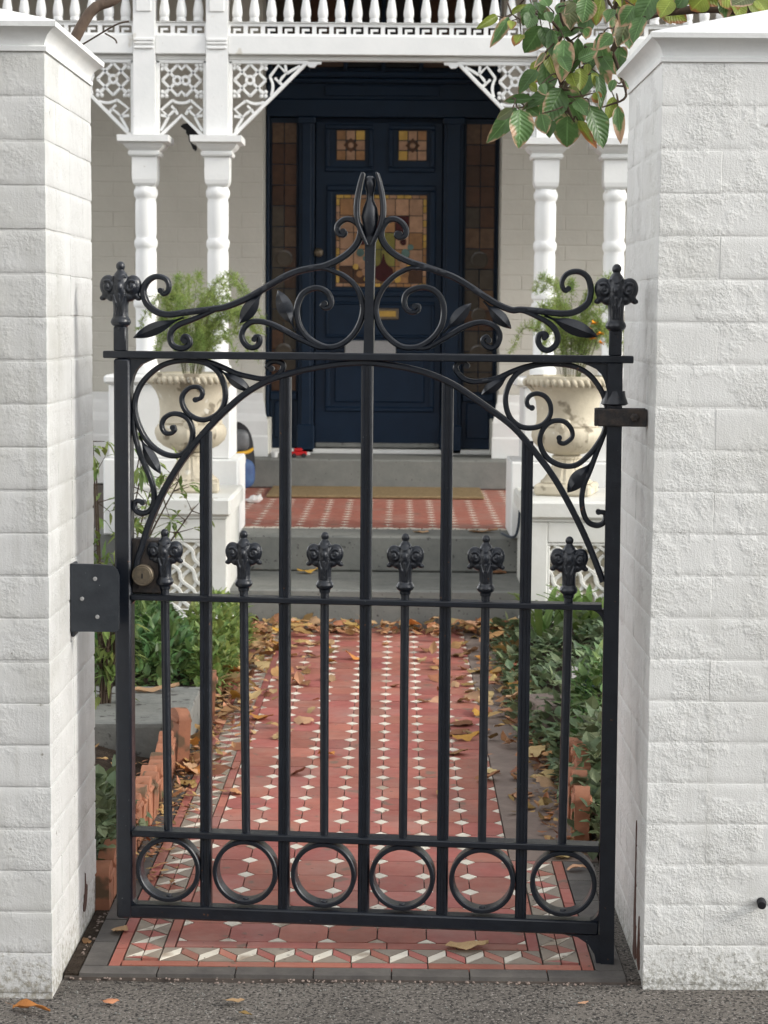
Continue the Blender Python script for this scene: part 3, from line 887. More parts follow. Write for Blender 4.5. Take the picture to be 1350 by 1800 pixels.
# finial: palmette head with two volutes, one remeshed casting
def finial_mesh():
    b = MB()
    b.lathe([(.010, -.004), (.0108, .003), (.0150, .006), (.0172, .011), (.0158, .016), (.0132, .020), (.0125, .028), (.0128, .040), (.0140, .052), (.0155, .064), (.0150, .078), (.0135, .088), (.0105, .096), (.0062, .102)], 20)
    b.ell((0, 0, .1095), (.0078, .0078, .0088))
    for s in (-1, 1):
        b.ell((s * .0200, 0, .0740), (.0155, .0115, .0205), 16, 10, Matrix.Rotation(s * .12, 3, 'Y'))
        b.ell((s * .0235, 0, .0590), (.0085, .0080, .0075))
        b.ell((s * .0300, 0, .0535), (.0058, .0055, .0048))
        b.ell((s * .0150, 0, .0560), (.0095, .0095, .0090))
        for f in (-1, 1):
            c = [(s * (.0195 + (.0095 - .00048 * k) * cos(.8 + k * pi / 6)), f * .0106, .0735 + (.0118 - .0006 * k) * sin(.8 + k * pi / 6)) for k in range(15)]
            b.tube(c, .0026, 6)
            b.ell((s * .0195, f * .0108, .0730), (.0036, .003, .0038), 8, 6)
            b.tube([(s * .0045, f * .0122, .024), (s * .0055, f * .0138, .045), (s * .0100, f * .0130, .060)], [.0014, .0022, .0016], 6)
    for f in (-1, 1):
        b.ell((0, f * .0130, .072), (.0062, .0050, .0085), 10, 8)
        b.tube([(0, f * .0118, .020), (0, f * .0130, .044), (0, f * .0140, .060)], [.0014, .0022, .0026], 6)
        b.tube([(-.0105, f * .0085, .092), (0, f * .0135, .085), (.0105, f * .0085, .092)], .0018, 6)
    o = bpy.data.objects.new('tmp', b.mesh('finial'))
    COL.objects.link(o)
    r = o.modifiers.new('r', 'REMESH')
    r.mode = 'VOXEL'
    r.voxel_size = .0012
    s_ = o.modifiers.new('s', 'SMOOTH')
    s_.factor = .5
    s_.iterations = 1
    dg = bpy.context.evaluated_depsgraph_get()
    me = bpy.data.meshes.new_from_object(o.evaluated_get(dg))
    bpy.data.objects.remove(o)
    me.polygons.foreach_set('use_smooth', [True] * len(me.polygons))
    me.name = 'finial'
    me.materials.append(M['iron'])
    return me


FIN = finial_mesh()
for xt, xb in ((-.402, -.3965), (-.2415, -.236), (-.078, -.0765), (.083, .083), (.243, .242), (.4065, .402)):
    p = gp('picket', MB().tube([(xb, 0, .2440), (xb * .5 + xt * .5, 0, .49), (xt, 0, .7405)], .0088, 14), 60)
    ob('finial', FIN, None, p, (xt, 0, .7415)).scale = (1.06, 1.1, 1.0)
for x, sx in ((-.4893, 1.2), (.4885, 1.2)):
    p = gp('post', MB().cbox(x - .0125, x + .0125, -.0125, .0125, 1.2140, 1.2625, .002))
    f = ob('finial', FIN, None, p, (x, 0, 1.2590))
    f.scale = (sx, 1.3, 1.12)

# rings, each riveted down
for x in (-.394, -.236, -.076, .083, .244, .406):
    b = MB().strip([(x + .0615 * cos(a * pi / 24), .1645 + .0625 * sin(a * pi / 24)) for a in range(48)], .0095, .036, 0, .002, True)
    rg = gp('ring', b, 30)
    gp('rivet', MB().ell((x, -.004, .1075), (.0065, .0065, .0035), 12, 8), 180, rg)

# arch
arc = catmull([(a / 1000, c / 1000) for a, c in STROKES['arch']], 5)
gp('arch', MB().strip(arc, .0120, .027, 0, .003), 40)


# scrolls
def scroll(key, wmid, wend, d=.015):
    pts = catmull([(a / 1000, c / 1000) for a, c in STROKES[key]], 7)
    n = len(pts)
    ws = []
    for i in range(n):
        t = i / (n - 1)
        ws.append(wend + (wmid - wend) * min(1, 4 * min(t, 1 - t)))
    b = MB().strip([(p.x, p.y) for p in pts], ws, d, 0, .0028)
    ends = [pts[-1]] if key not in ('crestL', 'crestR', 'ringL', 'ringR') else [pts[0], pts[-1]]
    for e in ends:
        vs = [(e.x + .0056 * cos(k * pi / 6), e.y + .0056 * sin(k * pi / 6)) for k in range(12)]
        b.prism(vs, lambda a, c: (a, d / 2 + .001, c), lambda a, c: (a, -d / 2 - .001, c))
    gp('scroll', b, 45)


for k in ('crestL', 'crestR'): scroll(k, .0128, .0085, .016)
for k in ('crestL2', 'crestR2'): scroll(k, .0115, .0075, .0145)
for k in ('bigL', 'bigR', 'lowL', 'lowR'): scroll(k, .0112, .0085, .015)
for k in ('ringL', 'ringR', 'ringL2', 'ringR2', 'ringL3', 'ringR3'): scroll(k, .0105, .0085, .0148)


def iron_leaf(x0, z0, x1, z1, w):
    L_ = sqrt((x1 - x0) ** 2 + (z1 - z0) ** 2)
    ux, uz = (x1 - x0) / L_, (z1 - z0) / L_
    b = MB()
    vs, fs = [], []
    n = 12
    for i in range(n + 1):
        t = i / n
        hw = max(.0022, w / 2 * max(0, sin(pi * max(0, (t - .18) / .82))) ** .8) * (1 if t < .98 else .4)
        cx_, cz_ = x0 + ux * L_ * t, z0 + uz * L_ * t
        yb = -.006 * sin(pi * t)
        for a, y in ((-hw, .001), (0, -.006 if hw > .004 else -.004), (hw, .001), (0, .003)):
            vs.append((cx_ - uz * a, y + yb, cz_ + ux * a))
    for i in range(n):
        for k in range(4):
            k2 = (k + 1) % 4
            fs.append((i * 4 + k, i * 4 + k2, (i + 1) * 4 + k2, (i + 1) * 4 + k))
    fs += [(3, 2, 1, 0), tuple(n * 4 + k for k in range(4))]
    b.add(vs, fs)
    gp('leaf', b, 50)


for q in LEAVES: iron_leaf(*[v / 1000 for v in q[:4]], q[4] / 1000 * 1.08)

# centre spear
gp('centre_bar', MB().prism([(-.0025, 1.214), (.0175, 1.214), (.0165, 1.33), (.0185, 1.43), (.014, 1.442), (.003, 1.442), (-.0015, 1.43), (-.0005, 1.33)], lambda a, c: (a, .010, c), lambda a, c: (a, -.010, c)), 25)
for s in (-1, 1):
    pts = catmull([(.0075 + s * a, c) for a, c in ((.004, 1.425), (.014, 1.446), (.0235, 1.470), (.0260, 1.495), (.0235, 1.522), (.0185, 1.547), (.0130, 1.566))], 5)
    ws = [.006 + .004 * sin(pi * i / (len(pts) - 1)) for i in range(len(pts))]
    ws[-1] = .002
    gp('petal', MB().strip([(p.x, p.y) for p in pts], ws, .030, 0, .003), 50)
b = MB()
b.lathe([(.006, 1.425), (.010, 1.445), (.0150, 1.464), (.0165, 1.480), (.0140, 1.497), (.0075, 1.512), (.0060, 1.522), (.0090, 1.534), (.0115, 1.545), (.0095, 1.554), (.004, 1.559)], 20, (.0075, 0, 0), fn=lambda r, z, a: r * (1 + .10 * sin(2 * a + z * 170)))
gp('bud', b, 60)

# lock body, cylinder
b = MB().cbox(-.4685, -.408, -.006, .034, .7290, .838, .002)
gp('lock_case', b, mk='oldiron')
b = MB()
b.lathe([(.0205, 0), (.0215, .004), (.0215, .018), (.0195, .020), (.0175, .0195), (.0165, .0205), (.004, .0205)], 32)
lk = ob('lock_cylinder', b.mesh('lock_cylinder', 40), M['brass'], gate, (-.4425, -.006, .7675), (pi / 2, 0, 0))
ob('keyhole', MB().cbox(-.0015, .0015, -.006, .004, .0195, .0212, .0004), M['dark'], lk)
# hinge
b = MB()
b.cbox(.456, .5525, -.0275, -.0195, 1.078, 1.112, .002)
b.cbox(.452, .5525, .0195, .0265, 1.078, 1.112, .002)
b.cbox(.4505, .4575, -.0275, .0265, 1.0785, 1.1115, .001)
hg = gp('hinge_strap', b, mk='oldiron')
for dx, dz in ((.528, 1.096),):
    b = MB()
    b.lathe([(.0085, 0), (.0085, .005), (.005, .007)], 6)
    ob('bolt', b.mesh('bolt'), M['oldiron'], hg, (dx, -.027, dz), (pi / 2, 0, 0))
b = MB().lathe([(.0215, 1.118), (.0265, 1.121), (.0245, 1.127), (.0215, 1.136), (.020, 1.146)], 18, (.489, 0, 0))
gp('hinge_collar', b, 50)

# latch plate on the pillar
lpz = emp('latch_plate', (PLX, 3.858, .66), label='dark grey rounded latch plate screwed to the pillar beside the gate', cat='latch plate')
pl_ = [(.001, .0), (.092, .0), (.0965, .006), (.0975, .112), (.0935, .124), (.084, .1325), (.055, .1345), (.001, .1355)]
ob('plate', MB().prism(pl_, lambda a, c: (a, .005, c), lambda a, c: (a, -.003, c)), M['plate'], lpz, smooth=30)
ob('flange', MB().cbox(.0005, .008, .0052, .046, -.012, .1348, .002), M['plate'], lpz)
for x, z in ((.050, .106), (.054, .030), (.024, .066)):
    b = MB()
    b.lathe([(.0042, 0), (.0042, .0012), (.002, .0018)], 12)
    ob('screw', b.mesh('screw'), M['steel'], lpz, (x, -.003, z), (pi / 2, 0, 0))
# ================================================================== STEPS AND VERANDA FLOOR
steps = emp('entry_steps', (-.08, 8.3, 0), kind='structure')
ob('step', MB().cbox(-.62, .615, -.25, .60, -.05, .165, .008), M['blue'], steps)
ob('step', MB().cbox(-.66, .66, .32, .62, .167, .325, .008), M['blue'], steps)
floor = ob('veranda_floor', MB().box(-4.2, 4.2, 8.925, 11.3, .10, .3205), M['mortar'], kind='structure')
ob('edge_stone', MB().cbox(-4.2, -.745, 8.62, 8.9245, .05, .325, .006), M['blue'], floor)
ob('edge_stone', MB().cbox(.585, 4.2, 8.62, 8.9245, .05, .325, .006), M['blue'], floor)
fo, fd = MB(), MB()
vx0, vy0 = -1.17, 8.98
for j in range(17):
    for i in range(21):
        fo.prism([(vx0 + (i + .5) * T + (a - T / 2) * .985, vy0 + (j + .5) * TY + (c - TY / 2) * .985) for a, c in OCT], lambda a, c: (a, c, .315), lambda a, c: (a, c, .325))
for j in range(18):
    for i in range(22):
        x, y = vx0 + i * T, vy0 + j * TY
        q = CUT * .96
        p4_ = [(x - q, y), (x, y - q), (x + q, y), (x, y + q)] if j else [(x - q, y), (x + q, y), (x, y + q)]
        fd.prism(p4_, lambda a, c: (a, c, .315), lambda a, c: (a, c, .3253))
for i in range(42):
    x = vx0 + i * T / 2
    fd.prism([(x, 8.931), (x + .04, 8.931), (x + .048, 8.962), (x + .008, 8.962)], lambda a, c: (a, c, .315), lambda a, c: (a, c, .3253))
ob('floor_octagon_tiles', fo, M['red'], floor, kind='stuff')
ob('floor_dot_tiles', fd, M['white'], floor, kind='stuff')
ds = emp('door_step', (-.11, 11.0, .325), kind='structure')
ob('step_stone', MB().cbox(-.745, .742, 0, .62, .001, .166, .008), M['blue'], ds)

# ================================================================== HOUSE
house = emp('terrace_house', (0, 11.25, 0), label='cream painted brick terrace house with recessed navy front door', cat='house', kind='thing')
WZ0, WZ1, WB1 = .852, 3.32, 2.90
OPL, OPR = -.778, .569


def house_wall(x0, x1, vis0, vis1, seed):
    w = ob('wall', MB().box(x0, x1, .0025, .36, .30, WZ1), M['cream'], house)
    CHh, BL = .0845, .2425
    rr = random.Random(seed)
    pool = [brick_mesh(BL - .005, .10, CHh - .005, seed + i, .0005, .003) for i in range(4)]
    hp = [brick_mesh(BL / 2 - .005, .10, CHh - .005, seed + i, .0005, .003) for i in range(2)]
    for m_ in pool + hp: m_.materials.append(M['cream'])
    edge_r = abs(vis1) < abs(vis0)          # opening lies to the right of this wall
    e = vis1 if edge_r else vis0
    sg = -1 if edge_r else 1
    nb = int(abs(vis1 - vis0) / BL) + 1
    for k in range(int((WB1 - WZ0) / CHh)):
        z = WZ0 + (k + .5) * CHh
        x = e
        if k % 2:
            ob('brick', rr.choice(hp), None, w, (x + sg * BL / 4, .05, z))
            x += sg * BL / 2
        for i in range(nb - (k % 2)):
            ob('brick', rr.choice(pool), None, w, (x + sg * BL / 2, .05 + rr.uniform(-.0005, .0005), z), (rr.uniform(-.0015, .0015), 0, 0))
            x += sg * BL
    return w


house_wall(-4.2, OPL - .002, -1.95, OPL, 31)
house_wall(OPR + .002, 4.2, OPR, 1.7, 47)


# moulded wall base
def wall_base(x0, x1, sgn):
    prof = [(.0, .330), (-.060, .330), (-.060, .600), (-.054, .612), (-.054, .690), (-.046, .715), (-.034, .735), (-.030, .762), (-.022, .790), (-.010, .806), (-.006, .846), (.0, .850)]
    b = MB()
    n = len(prof)
    vs, fs = [], []
    for e, s in ((x0, -1), (x1, 1)):
        for y, z in prof:
            ex = (-y if ((s > 0 and sgn < 0) or (s < 0 and sgn > 0)) else 0) * .6
            vs.append((e + s * ex, y, z))
    for i in range(n): fs.append((i, (i + 1) % n, n + (i + 1) % n, n + i))
    fs += [tuple(range(n)), tuple(range(n, 2 * n))[::-1]]
    b.add(vs, fs)
    ob('wall_base', b, M['plinth'], house)
    b = MB()
    e = x1 if sgn < 0 else x0
    b.cbox(e + (.001 if sgn < 0 else -.035), e + (.035 if sgn < 0 else -.001), .001, .30, .495, .70, .004)
    ob('reveal_base', b, M['cream'], house)


wall_base(-4.2, OPL, -1)
wall_base(OPR, 4.2, 1)
ob('ceiling', MB().box(-4.2, 4.2, -2.40, .60, WZ1 + .001, WZ1 + .06), M['soffit'], house)
bd = MB()
for k in range(17):
    bd.cbox(-4.2, 4.2, -2.39 + k * .14, -2.39 + k * .14 + .132, WZ1 - .012, WZ1 + .0005, .003)
ob('ceiling_boards', bd, M['soffit'], house)
ob('upper_wall', MB().box(-4.2, 4.2, .002, .36, WZ1 + .06, 4.6), M['cream'], house)
ob('head_wall', MB().box(OPL, OPR, .0025, .36, 3.26, WZ1), M['cream'], house)
ob('veranda_roof', MB().add([(-4.4, -2.62, 3.305), (4.4, -2.62, 3.305), (4.4, .0, 3.95), (-4.4, .0, 3.95), (-4.4, -2.62, 3.365), (4.4, -2.62, 3.365), (4.4, .0, 4.01), (-4.4, .0, 4.01)], [(0, 3, 2, 1), (4, 5, 6, 7), (0, 1, 5, 4), (1, 2, 6, 5), (2, 3, 7, 6), (3, 0, 4, 7)]), M['blue'], house)

# ------------------------------------------------------------------ entrance joinery (local to the house, door plane at y = .25)
DY = .27
fr = ob('door_frame', MB().box(OPL - .0, OPR + .0, DY + .055, DY + .09, .49, 3.26), M['navy'], house)


def hb(name, x0, x1, y0, y1, z0, z1, mk='navy', parent=fr, c=.004, **k):
    return ob(name, MB().cbox(x0, x1, y0, y1, z0, z1, c), M[mk], parent, **k)


DX0, DX1, DZ0, DZ1 = -.492, .244, .522, 2.405
# jamb posts, outer frame, transom, cornice
for x0, x1 in ((OPL + .002, -.7575), (.5595, OPR - .002)):
    hb('outer_post', x0, x1, DY - .02, DY + .054, .491, 2.62)
for x0, x1 in ((-.588, -.497), (.249, .364)):
    p = hb('jamb_post', x0, x1, DY - .03, DY + .054, .491, 2.43)
    hb('jamb_moulding', x0 + .018, x1 - .018, DY - .042, DY - .0305, .62, 2.40, c=.005)
    hb('jamb_block', x0 - .006, x1 + .006, DY - .050, DY - .0301, .4915, .66, c=.006)
    hb('jamb_cap', x0 - .006, x1 + .006, DY - .050, DY - .0301, 2.39, 2.429, c=.006)
hb('transom', OPL + .003, OPR - .003, DY - .026, DY + .053, 2.4315, 2.53)
hb('frieze', OPL + .003, OPR - .003, DY - .006, DY + .052, 2.531, 2.65)
hb('cornice', OPL + .003, OPR - .003, DY - .075, DY + .05, 2.651, 2.685, c=.008)
hb('cornice', OPL + .003, OPR - .003, DY - .052, DY + .05, 2.622, 2.650, c=.008)
hb('frieze_panel', -.44, .22, DY - .016, DY - .0065, 2.552, 2.612, c=.004)
hb('threshold', OPL + .003, OPR - .003, DY - .05, DY + .05, .4905, .5175, 'plinth')
# fanlight over the cornice
for i in range(6):
    a = OPL + .02 + i * (OPR - OPL - .04) / 6
    hb('fanlight_pane', a + .012, a + (OPR - OPL - .04) / 6 - .012, DY + .03, DY + .0545, 2.72, 3.22, 'g_brown' if i in (1, 4) else ('dark' if i in (2, 3) else 'g_smoke'), c=.002)
for i in range(7):
    a = OPL + .02 + i * (OPR - OPL - .04) / 6
    hb('fanlight_bar', a - .011, a + .011, DY + .01, DY + .0546, 2.69, 3.25)
# sidelights
for x0, x1 in ((-.757, -.589), (.365, .559)):
    sdl = hb('sidelight', x0, x1, DY + .012, DY + .05, .518, 2.43, label='dark sidelight with leaded brown glass beside the front door')
    hb('lower_panel', x0 + .03, x1 - .03, DY + .003, DY + .0118, .58, .79, parent=sdl, c=.006)
    hb('sill', x0 + .004, x1 - .004, DY - .012, DY + .0118, .800, .845, parent=sdl, c=.006)
    gx0, gx1, gz0, gz1 = x0 + .012, x1 - .012, .852, 2.40
    nr = 13
    rr = random.Random(int(x0 * 100))
    for r in range(nr):
        za, zb = gz0 + (gz1 - gz0) * r / nr, gz0 + (gz1 - gz0) * (r + 1) / nr
        for c in range(2):
            xa, xb = gx0 + (gx1 - gx0) * c / 2, gx0 + (gx1 - gx0) * (c + 1) / 2
            mk = 'tan' if r == nr - 1 else ('brown' if r > 9 else rr.choice(['smoke', 'brown', 'smoke', 'tan'] if r in (4, 7) else ['smoke', 'brown', 'smoke', 'brown']))
            hb('glass_pane', xa + .0025, xb - .0025, DY + .006, DY + .0118, za + .0025, zb - .0025, 'g_' + mk, sdl, .001)
    for zc, rad in ((1.62, .05), (1.30, .045), (1.08, .05)):
        rd = MB().lathe([(rad, 0), (rad, .004), (rad - .01, .006)], 20).mesh('leaded_roundel')
        ob('leaded_roundel', rd, M['g_smoke'], sdl, ((x0 + x1) / 2, DY + .0058, zc), (pi / 2, 0, 0))

# door leaf
dr = hb('front_door', DX0, DX1, DY + .004, DY + .048, DZ0, DZ1, label='navy blue panelled front door with stained-glass windows', parent=house)


def mould(x0, x1, z0, z1, w=.028, d=.016, parent=dr):
    y1 = DY + .0035
    b = MB()
    for a, c, e, f in ((x0, x1, z1 - w, z1), (x0, x1, z0, z0 + w), (x0, x0 + w, z0 + w, z1 - w), (x1 - w, x1, z0 + w, z1 - w)):
        b.cbox(a, c, y1 - d, y1, e, f, .006)
    ob('panel_moulding', b, M['navy'], parent)


mould(-.438, -.158, 2.12, 2.39)
mould(-.072, .200, 2.12, 2.39)
mould(-.428, .206, 1.405, 2.045, .034)
mould(-.43, .206, 1.165, 1.375, .018, .010)
mould(-.43, .206, .735, 1.135)
hb('raised_panel', -.375, .15, DY - .006, DY + .0035, .79, 1.08, parent=dr, c=.006)
hb('kick_rail', DX0 + .004, DX1 - .004, DY - .022, DY + .0035, .524, .552, 'bluedark', dr, .006)
for wx0, wx1, wz0, wz1 in ((-.372, -.206, 2.186, 2.358), (-.014, .150, 2.186, 2.358)):
    hb('lead_backing', wx0 - .002, wx1 + .002, DY - .001, DY + .0035, wz0 - .002, wz1 + .002, 'lead', dr, .001)
    n = 3
    rr = random.Random(int(wx0 * 977))
    for i in range(n):
        for j in range(n):
            a, c = wx0 + (wx1 - wx0) * i / n, wz0 + (wz1 - wz0) * j / n
            s = (wx1 - wx0) / n; t = (wz1 - wz0) / n
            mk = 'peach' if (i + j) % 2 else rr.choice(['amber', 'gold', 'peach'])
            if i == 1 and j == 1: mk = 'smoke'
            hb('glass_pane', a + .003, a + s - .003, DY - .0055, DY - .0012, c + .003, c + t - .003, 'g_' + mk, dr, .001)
    cxw, czw = (wx0 + wx1) / 2, (wz0 + wz1) / 2
    b = MB()
    b.prism([(cxw - .042, czw), (cxw, czw - .042), (cxw + .042, czw), (cxw, czw + .042)], lambda a, c: (a, DY - .0056, c), lambda a, c: (a, DY - .008, c))
    ob('glass_diamond', b, M['g_brown'], dr)
    ob('glass_jewel', MB().ell((cxw, DY - .008, czw), (.016, .008, .016)), M['g_peach'], dr, smooth=180)
# big leaded window
wx0, wx1, wz0, wz1 = -.372, .154, 1.46, 1.99
hb('lead_backing', wx0 - .002, wx1 + .002, DY - .001, DY + .0035, wz0 - .002, wz1 + .002, 'lead', dr, .001)
bw = .022
rr = random.Random(12)
nb = 12
for i in range(nb):
    a = wx0 + (wx1 - wx0) * i / nb
    s = (wx1 - wx0) / nb
    for z0, z1 in ((wz0, wz0 + bw), (wz1 - bw, wz1)):
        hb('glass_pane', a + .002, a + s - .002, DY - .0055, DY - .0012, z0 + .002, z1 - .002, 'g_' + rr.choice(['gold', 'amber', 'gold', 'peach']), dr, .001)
    c = wz0 + bw + (wz1 - wz0 - 2 * bw) * i / nb
    t = (wz1 - wz0 - 2 * bw) / nb
    for x0, x1 in ((wx0, wx0 + bw), (wx1 - bw, wx1)):
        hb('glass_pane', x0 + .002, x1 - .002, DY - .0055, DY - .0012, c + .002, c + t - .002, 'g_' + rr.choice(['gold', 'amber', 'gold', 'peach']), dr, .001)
nx_, nz_ = 6, 5
for i in range(nx_):
    for j in range(nz_):
        a = wx0 + bw + (wx1 - wx0 - 2 * bw) * i / nx_
        c = wz0 + bw + (wz1 - wz0 - 2 * bw) * j / nz_
        s = (wx1 - wx0 - 2 * bw) / nx_; t = (wz1 - wz0 - 2 * bw) / nz_
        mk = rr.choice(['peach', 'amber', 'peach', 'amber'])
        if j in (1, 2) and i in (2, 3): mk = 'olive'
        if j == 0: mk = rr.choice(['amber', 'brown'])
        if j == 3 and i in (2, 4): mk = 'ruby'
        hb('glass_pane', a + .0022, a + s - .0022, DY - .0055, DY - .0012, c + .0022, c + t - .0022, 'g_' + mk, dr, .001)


def glass_blob(pts, mk, y=.0058, name='glass_motif'):
    ob(name, MB().prism([(p.x, p.y) for p in catmull(pts, 4, True)], lambda a, c: (a, DY - y, c), lambda a, c: (a, DY - y - .003, c)), M[mk], dr)


cxw = -.10
glass_blob([(cxw + .01, 1.49), (cxw + .055, 1.51), (cxw + .06, 1.56), (cxw + .02, 1.60), (cxw + .005, 1.655), (cxw - .01, 1.60), (cxw - .05, 1.56), (cxw - .04, 1.51)], 'g_ruby', .0060)
for sx in (-1, 1):
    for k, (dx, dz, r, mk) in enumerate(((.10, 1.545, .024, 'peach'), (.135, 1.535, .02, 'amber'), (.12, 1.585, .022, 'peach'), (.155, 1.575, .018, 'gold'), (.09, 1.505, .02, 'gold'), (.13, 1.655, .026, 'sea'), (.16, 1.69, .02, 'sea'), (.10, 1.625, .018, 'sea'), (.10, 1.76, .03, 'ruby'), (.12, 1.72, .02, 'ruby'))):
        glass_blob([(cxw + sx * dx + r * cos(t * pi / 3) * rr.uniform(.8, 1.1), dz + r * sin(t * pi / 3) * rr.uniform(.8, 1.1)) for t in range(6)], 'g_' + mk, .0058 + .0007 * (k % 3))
# furniture of the door
hb('letter_slot', -.135, -.004, DY - .006, DY + .0035, 1.272, 1.338, 'brass', dr, .004)
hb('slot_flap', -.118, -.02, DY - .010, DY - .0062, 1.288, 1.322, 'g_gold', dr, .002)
b = MB().lathe([(.010, 0), (.010, .02), (.024, .028), (.027, .040), (.020, .052), (.004, .056)], 18)
ob('door_knob', b.mesh('door_knob', 60), M['brass'], dr, (-.470, DY + .003, 1.655), (pi / 2, 0, 0))
lb = hb('letter_box', -.315, -.02, DY - .085, DY + .0033, 1.035, 1.150, 'steel', dr, .008, label='pale grey letter box on the front door')

# ================================================================== VERANDA (columns, beam, brackets)
YC = 8.85
ver = emp('veranda', (0, YC, .325), label='white veranda front with paired turned columns and fretwork brackets', cat='veranda', kind='thing')


def vp(name, b, parent=ver, mk='hwhite', smooth=None, **k):
    return ob(name, b, M[mk], parent, smooth=smooth, **k)


Z0 = -.325     # veranda root stands on the floor
COLX = (-1.133, -.812, .6455, .953)
for a, c, s in ((-1.27, -.70, -1), (.53, 1.10, 1)):
    pb = MB()
    xa, xb = (a - .02, c + .0) if s < 0 else (a - .035, c + .03)
    pb.cbox(xa, xb, -.27, .14, .001, .335, .006)
    if s < 0: pb.cbox(a, c - .037, -.235, .12, .336, .66, .006)
    else: pb.cbox(a + .02, c, -.235, .12, .336, .66, .006)
    pb.cbox(a - .02, c + (.02 if s > 0 else -.025), -.25, .13, .661, .70, .010)
    vp('column_plinth', pb)


def square_profile(prof, x, parent, name, mk='hwhite'):
    b = MB()
    vs, fs = [], []
    for h, z in prof:
        vs += [(x - h, -h, z), (x + h, -h, z), (x + h, h, z), (x - h, h, z)]
    for i in range(len(prof) - 1):
        for k in range(4): fs.append((i * 4 + k, i * 4 + (k + 1) % 4, (i + 1) * 4 + (k + 1) % 4, (i + 1) * 4 + k))
    n0 = 4 * (len(prof) - 1)
    fs += [(3, 2, 1, 0), (n0, n0 + 1, n0 + 2, n0 + 3)]
    b.add(vs, fs)
    return vp(name, b, parent, mk)


for x in COLX:
    zz = lambda z: z + Z0
    b = MB()
    prof = [(.056, 1.026), (.060, 1.04), (.060, 1.06), (.050, 1.07), (.0465, 1.085), (.0475, 1.30), (.049, 1.318), (.056, 1.325), (.058, 1.338), (.056, 1.350), (.047, 1.356), (.0465, 1.365), (.056, 1.372), (.058, 1.384), (.056, 1.396), (.0455, 1.402),
            (.0475, 1.415), (.0475, 1.560), (.0445, 1.578), (.047, 1.585), (.0515, 1.594), (.0525, 1.606), (.0515, 1.618), (.046, 1.626), (.0445, 1.632), (.0475, 1.65), (.0475, 1.782), (.0445, 1.798), (.047, 1.806), (.0525, 1.815), (.0540, 1.828), (.0525, 1.840), (.047, 1.848), (.046, 1.856)]
    cl = vp('column', b.lathe([(r, zz(z)) for r, z in prof], 28, (x, 0, 0)), smooth=40)
    b = MB()   # square neck, its foot rounded over to the turning
    ring = [(.030, 1.853), (.044, 1.858), (.051, 1.868), (.0545, 1.885), (.0550, 1.905), (.0550, 1.986)]
    square_profile([(h, zz(z)) for h, z in ring], x, cl, 'neck')
    square_profile([(.056, zz(1.9865)), (.066, zz(1.9865)), (.070, zz(1.994)), (.070, zz(2.004)), (.064, zz(2.008)), (.070, zz(2.014)), (.080, zz(2.022)), (.088, zz(2.034)), (.090, zz(2.040)), (.100, zz(2.042)), (.112, zz(2.046)), (.113, zz(2.074))], x, cl, 'capital')
    square_profile([(.048, zz(2.0745)), (.048, zz(3.2615))], x, cl, 'post')
    bb = MB()
    for z0, z1, h in ((2.452, 2.462, .042), (2.472, 2.482, .043), (2.486, 2.498, .045)):
        bb.cbox(x - h, x + h, -.0565, -.0481, zz(z0), zz(z1), .002)
    vp('post_moulding', bb, cl)
    vp('post_panel', MB().cbox(x - .034, x + .034, -.054, -.0481, zz(2.612), zz(2.76), .003), cl)

bays = [(-4.2, COLX[0] - .0485), (COLX[0] + .0485, COLX[1] - .0485), (COLX[1] + .0485, COLX[2] - .0485), (COLX[2] + .0485, COLX[3] - .0485), (COLX[3] + .0485, 4.2)]
for x0, x1 in bays:
    vp('beam', MB().cbox(x0, x1, -.040, .050, 2.432 + Z0, 2.514 + Z0, .003))
    vp('soffit_bead', MB().cbox(x0, x1, -.012, .030, 2.410 + Z0, 2.4315 + Z0, .003), mk='plinth')
vp('top_plate', MB().cbox(-4.2, 4.2, -.055, .055, 3.262 + Z0, 3.30 + Z0, .004))

# fretwork brackets: sawn pattern as strokes with real thickness
FW, FD = .0122, .018


def stroke(b, pts, w=FW, d=FD, closed=False):
    b.strip(pts, w, d, 0, .0015, closed)


def curl(b, x, z, s=.013):
    for k in range(4):
        a = pi / 4 + k * pi / 2
        b.ell((x + s * cos(a), 0, z + s * sin(a)), (.0095, FD / 2, .0095), 8, 6)


def rosette(b, cx_, cz_, h, two=0):
    """diamond with crossing diagonals and a ring at its heart"""
    t = two
    stroke(b, [(cx_ - h - t, cz_), (cx_ - t, cz_ + h)]); stroke(b, [(cx_ + t, cz_ + h), (cx_ + h + t, cz_)])
    stroke(b, [(cx_ + h + t, cz_), (cx_ + t, cz_ - h)]); stroke(b, [(cx_ - t, cz_ - h), (cx_ - h - t, cz_)])
    if t:
        for s in (-1, 1):
            stroke(b, [(cx_ - t, cz_ + s * h), (cx_, cz_ + s * (h - .02)), (cx_ + t, cz_ + s * h)])
    for sx in (-1, 1):
        for sz in (-1, 1):
            stroke(b, [(cx_ + sx * (t + .014), cz_ + sz * .014), (cx_ + sx * (t + h * .86), cz_ + sz * h * .86)])
            curl(b, cx_ + sx * (t + h * .86), cz_ + sz * h * .86)
    for c in ((0,) if not t else (-t * 1.05, t * 1.05)):
        stroke(b, [(cx_ + c + .0165 * cos(k * pi / 8), cz_ + .0165 * sin(k * pi / 8)) for k in range(16)], .013, FD, True)


def key_foot(b, f):
    """stepped key and spandrel below the rosette; f maps bracket coordinates (mm) to the panel"""
    g = lambda L_: [f(x / 1000, z / 1000) for x, z in L_]
    stroke(b, [tuple(p) for p in catmull(g([(142, -172), (118, -178), (92, -178), (60, -166)]), 4)])
    stroke(b, g([(60, -166), (10, -204), (44, -238), (64, -220), (84, -206), (66, -188)]))
    stroke(b, g([(44, -238), (8, -234)]))
    stroke(b, g([(46, -240), (12, -300)]))
    stroke(b, g([(84, -206), (96, -222)]))


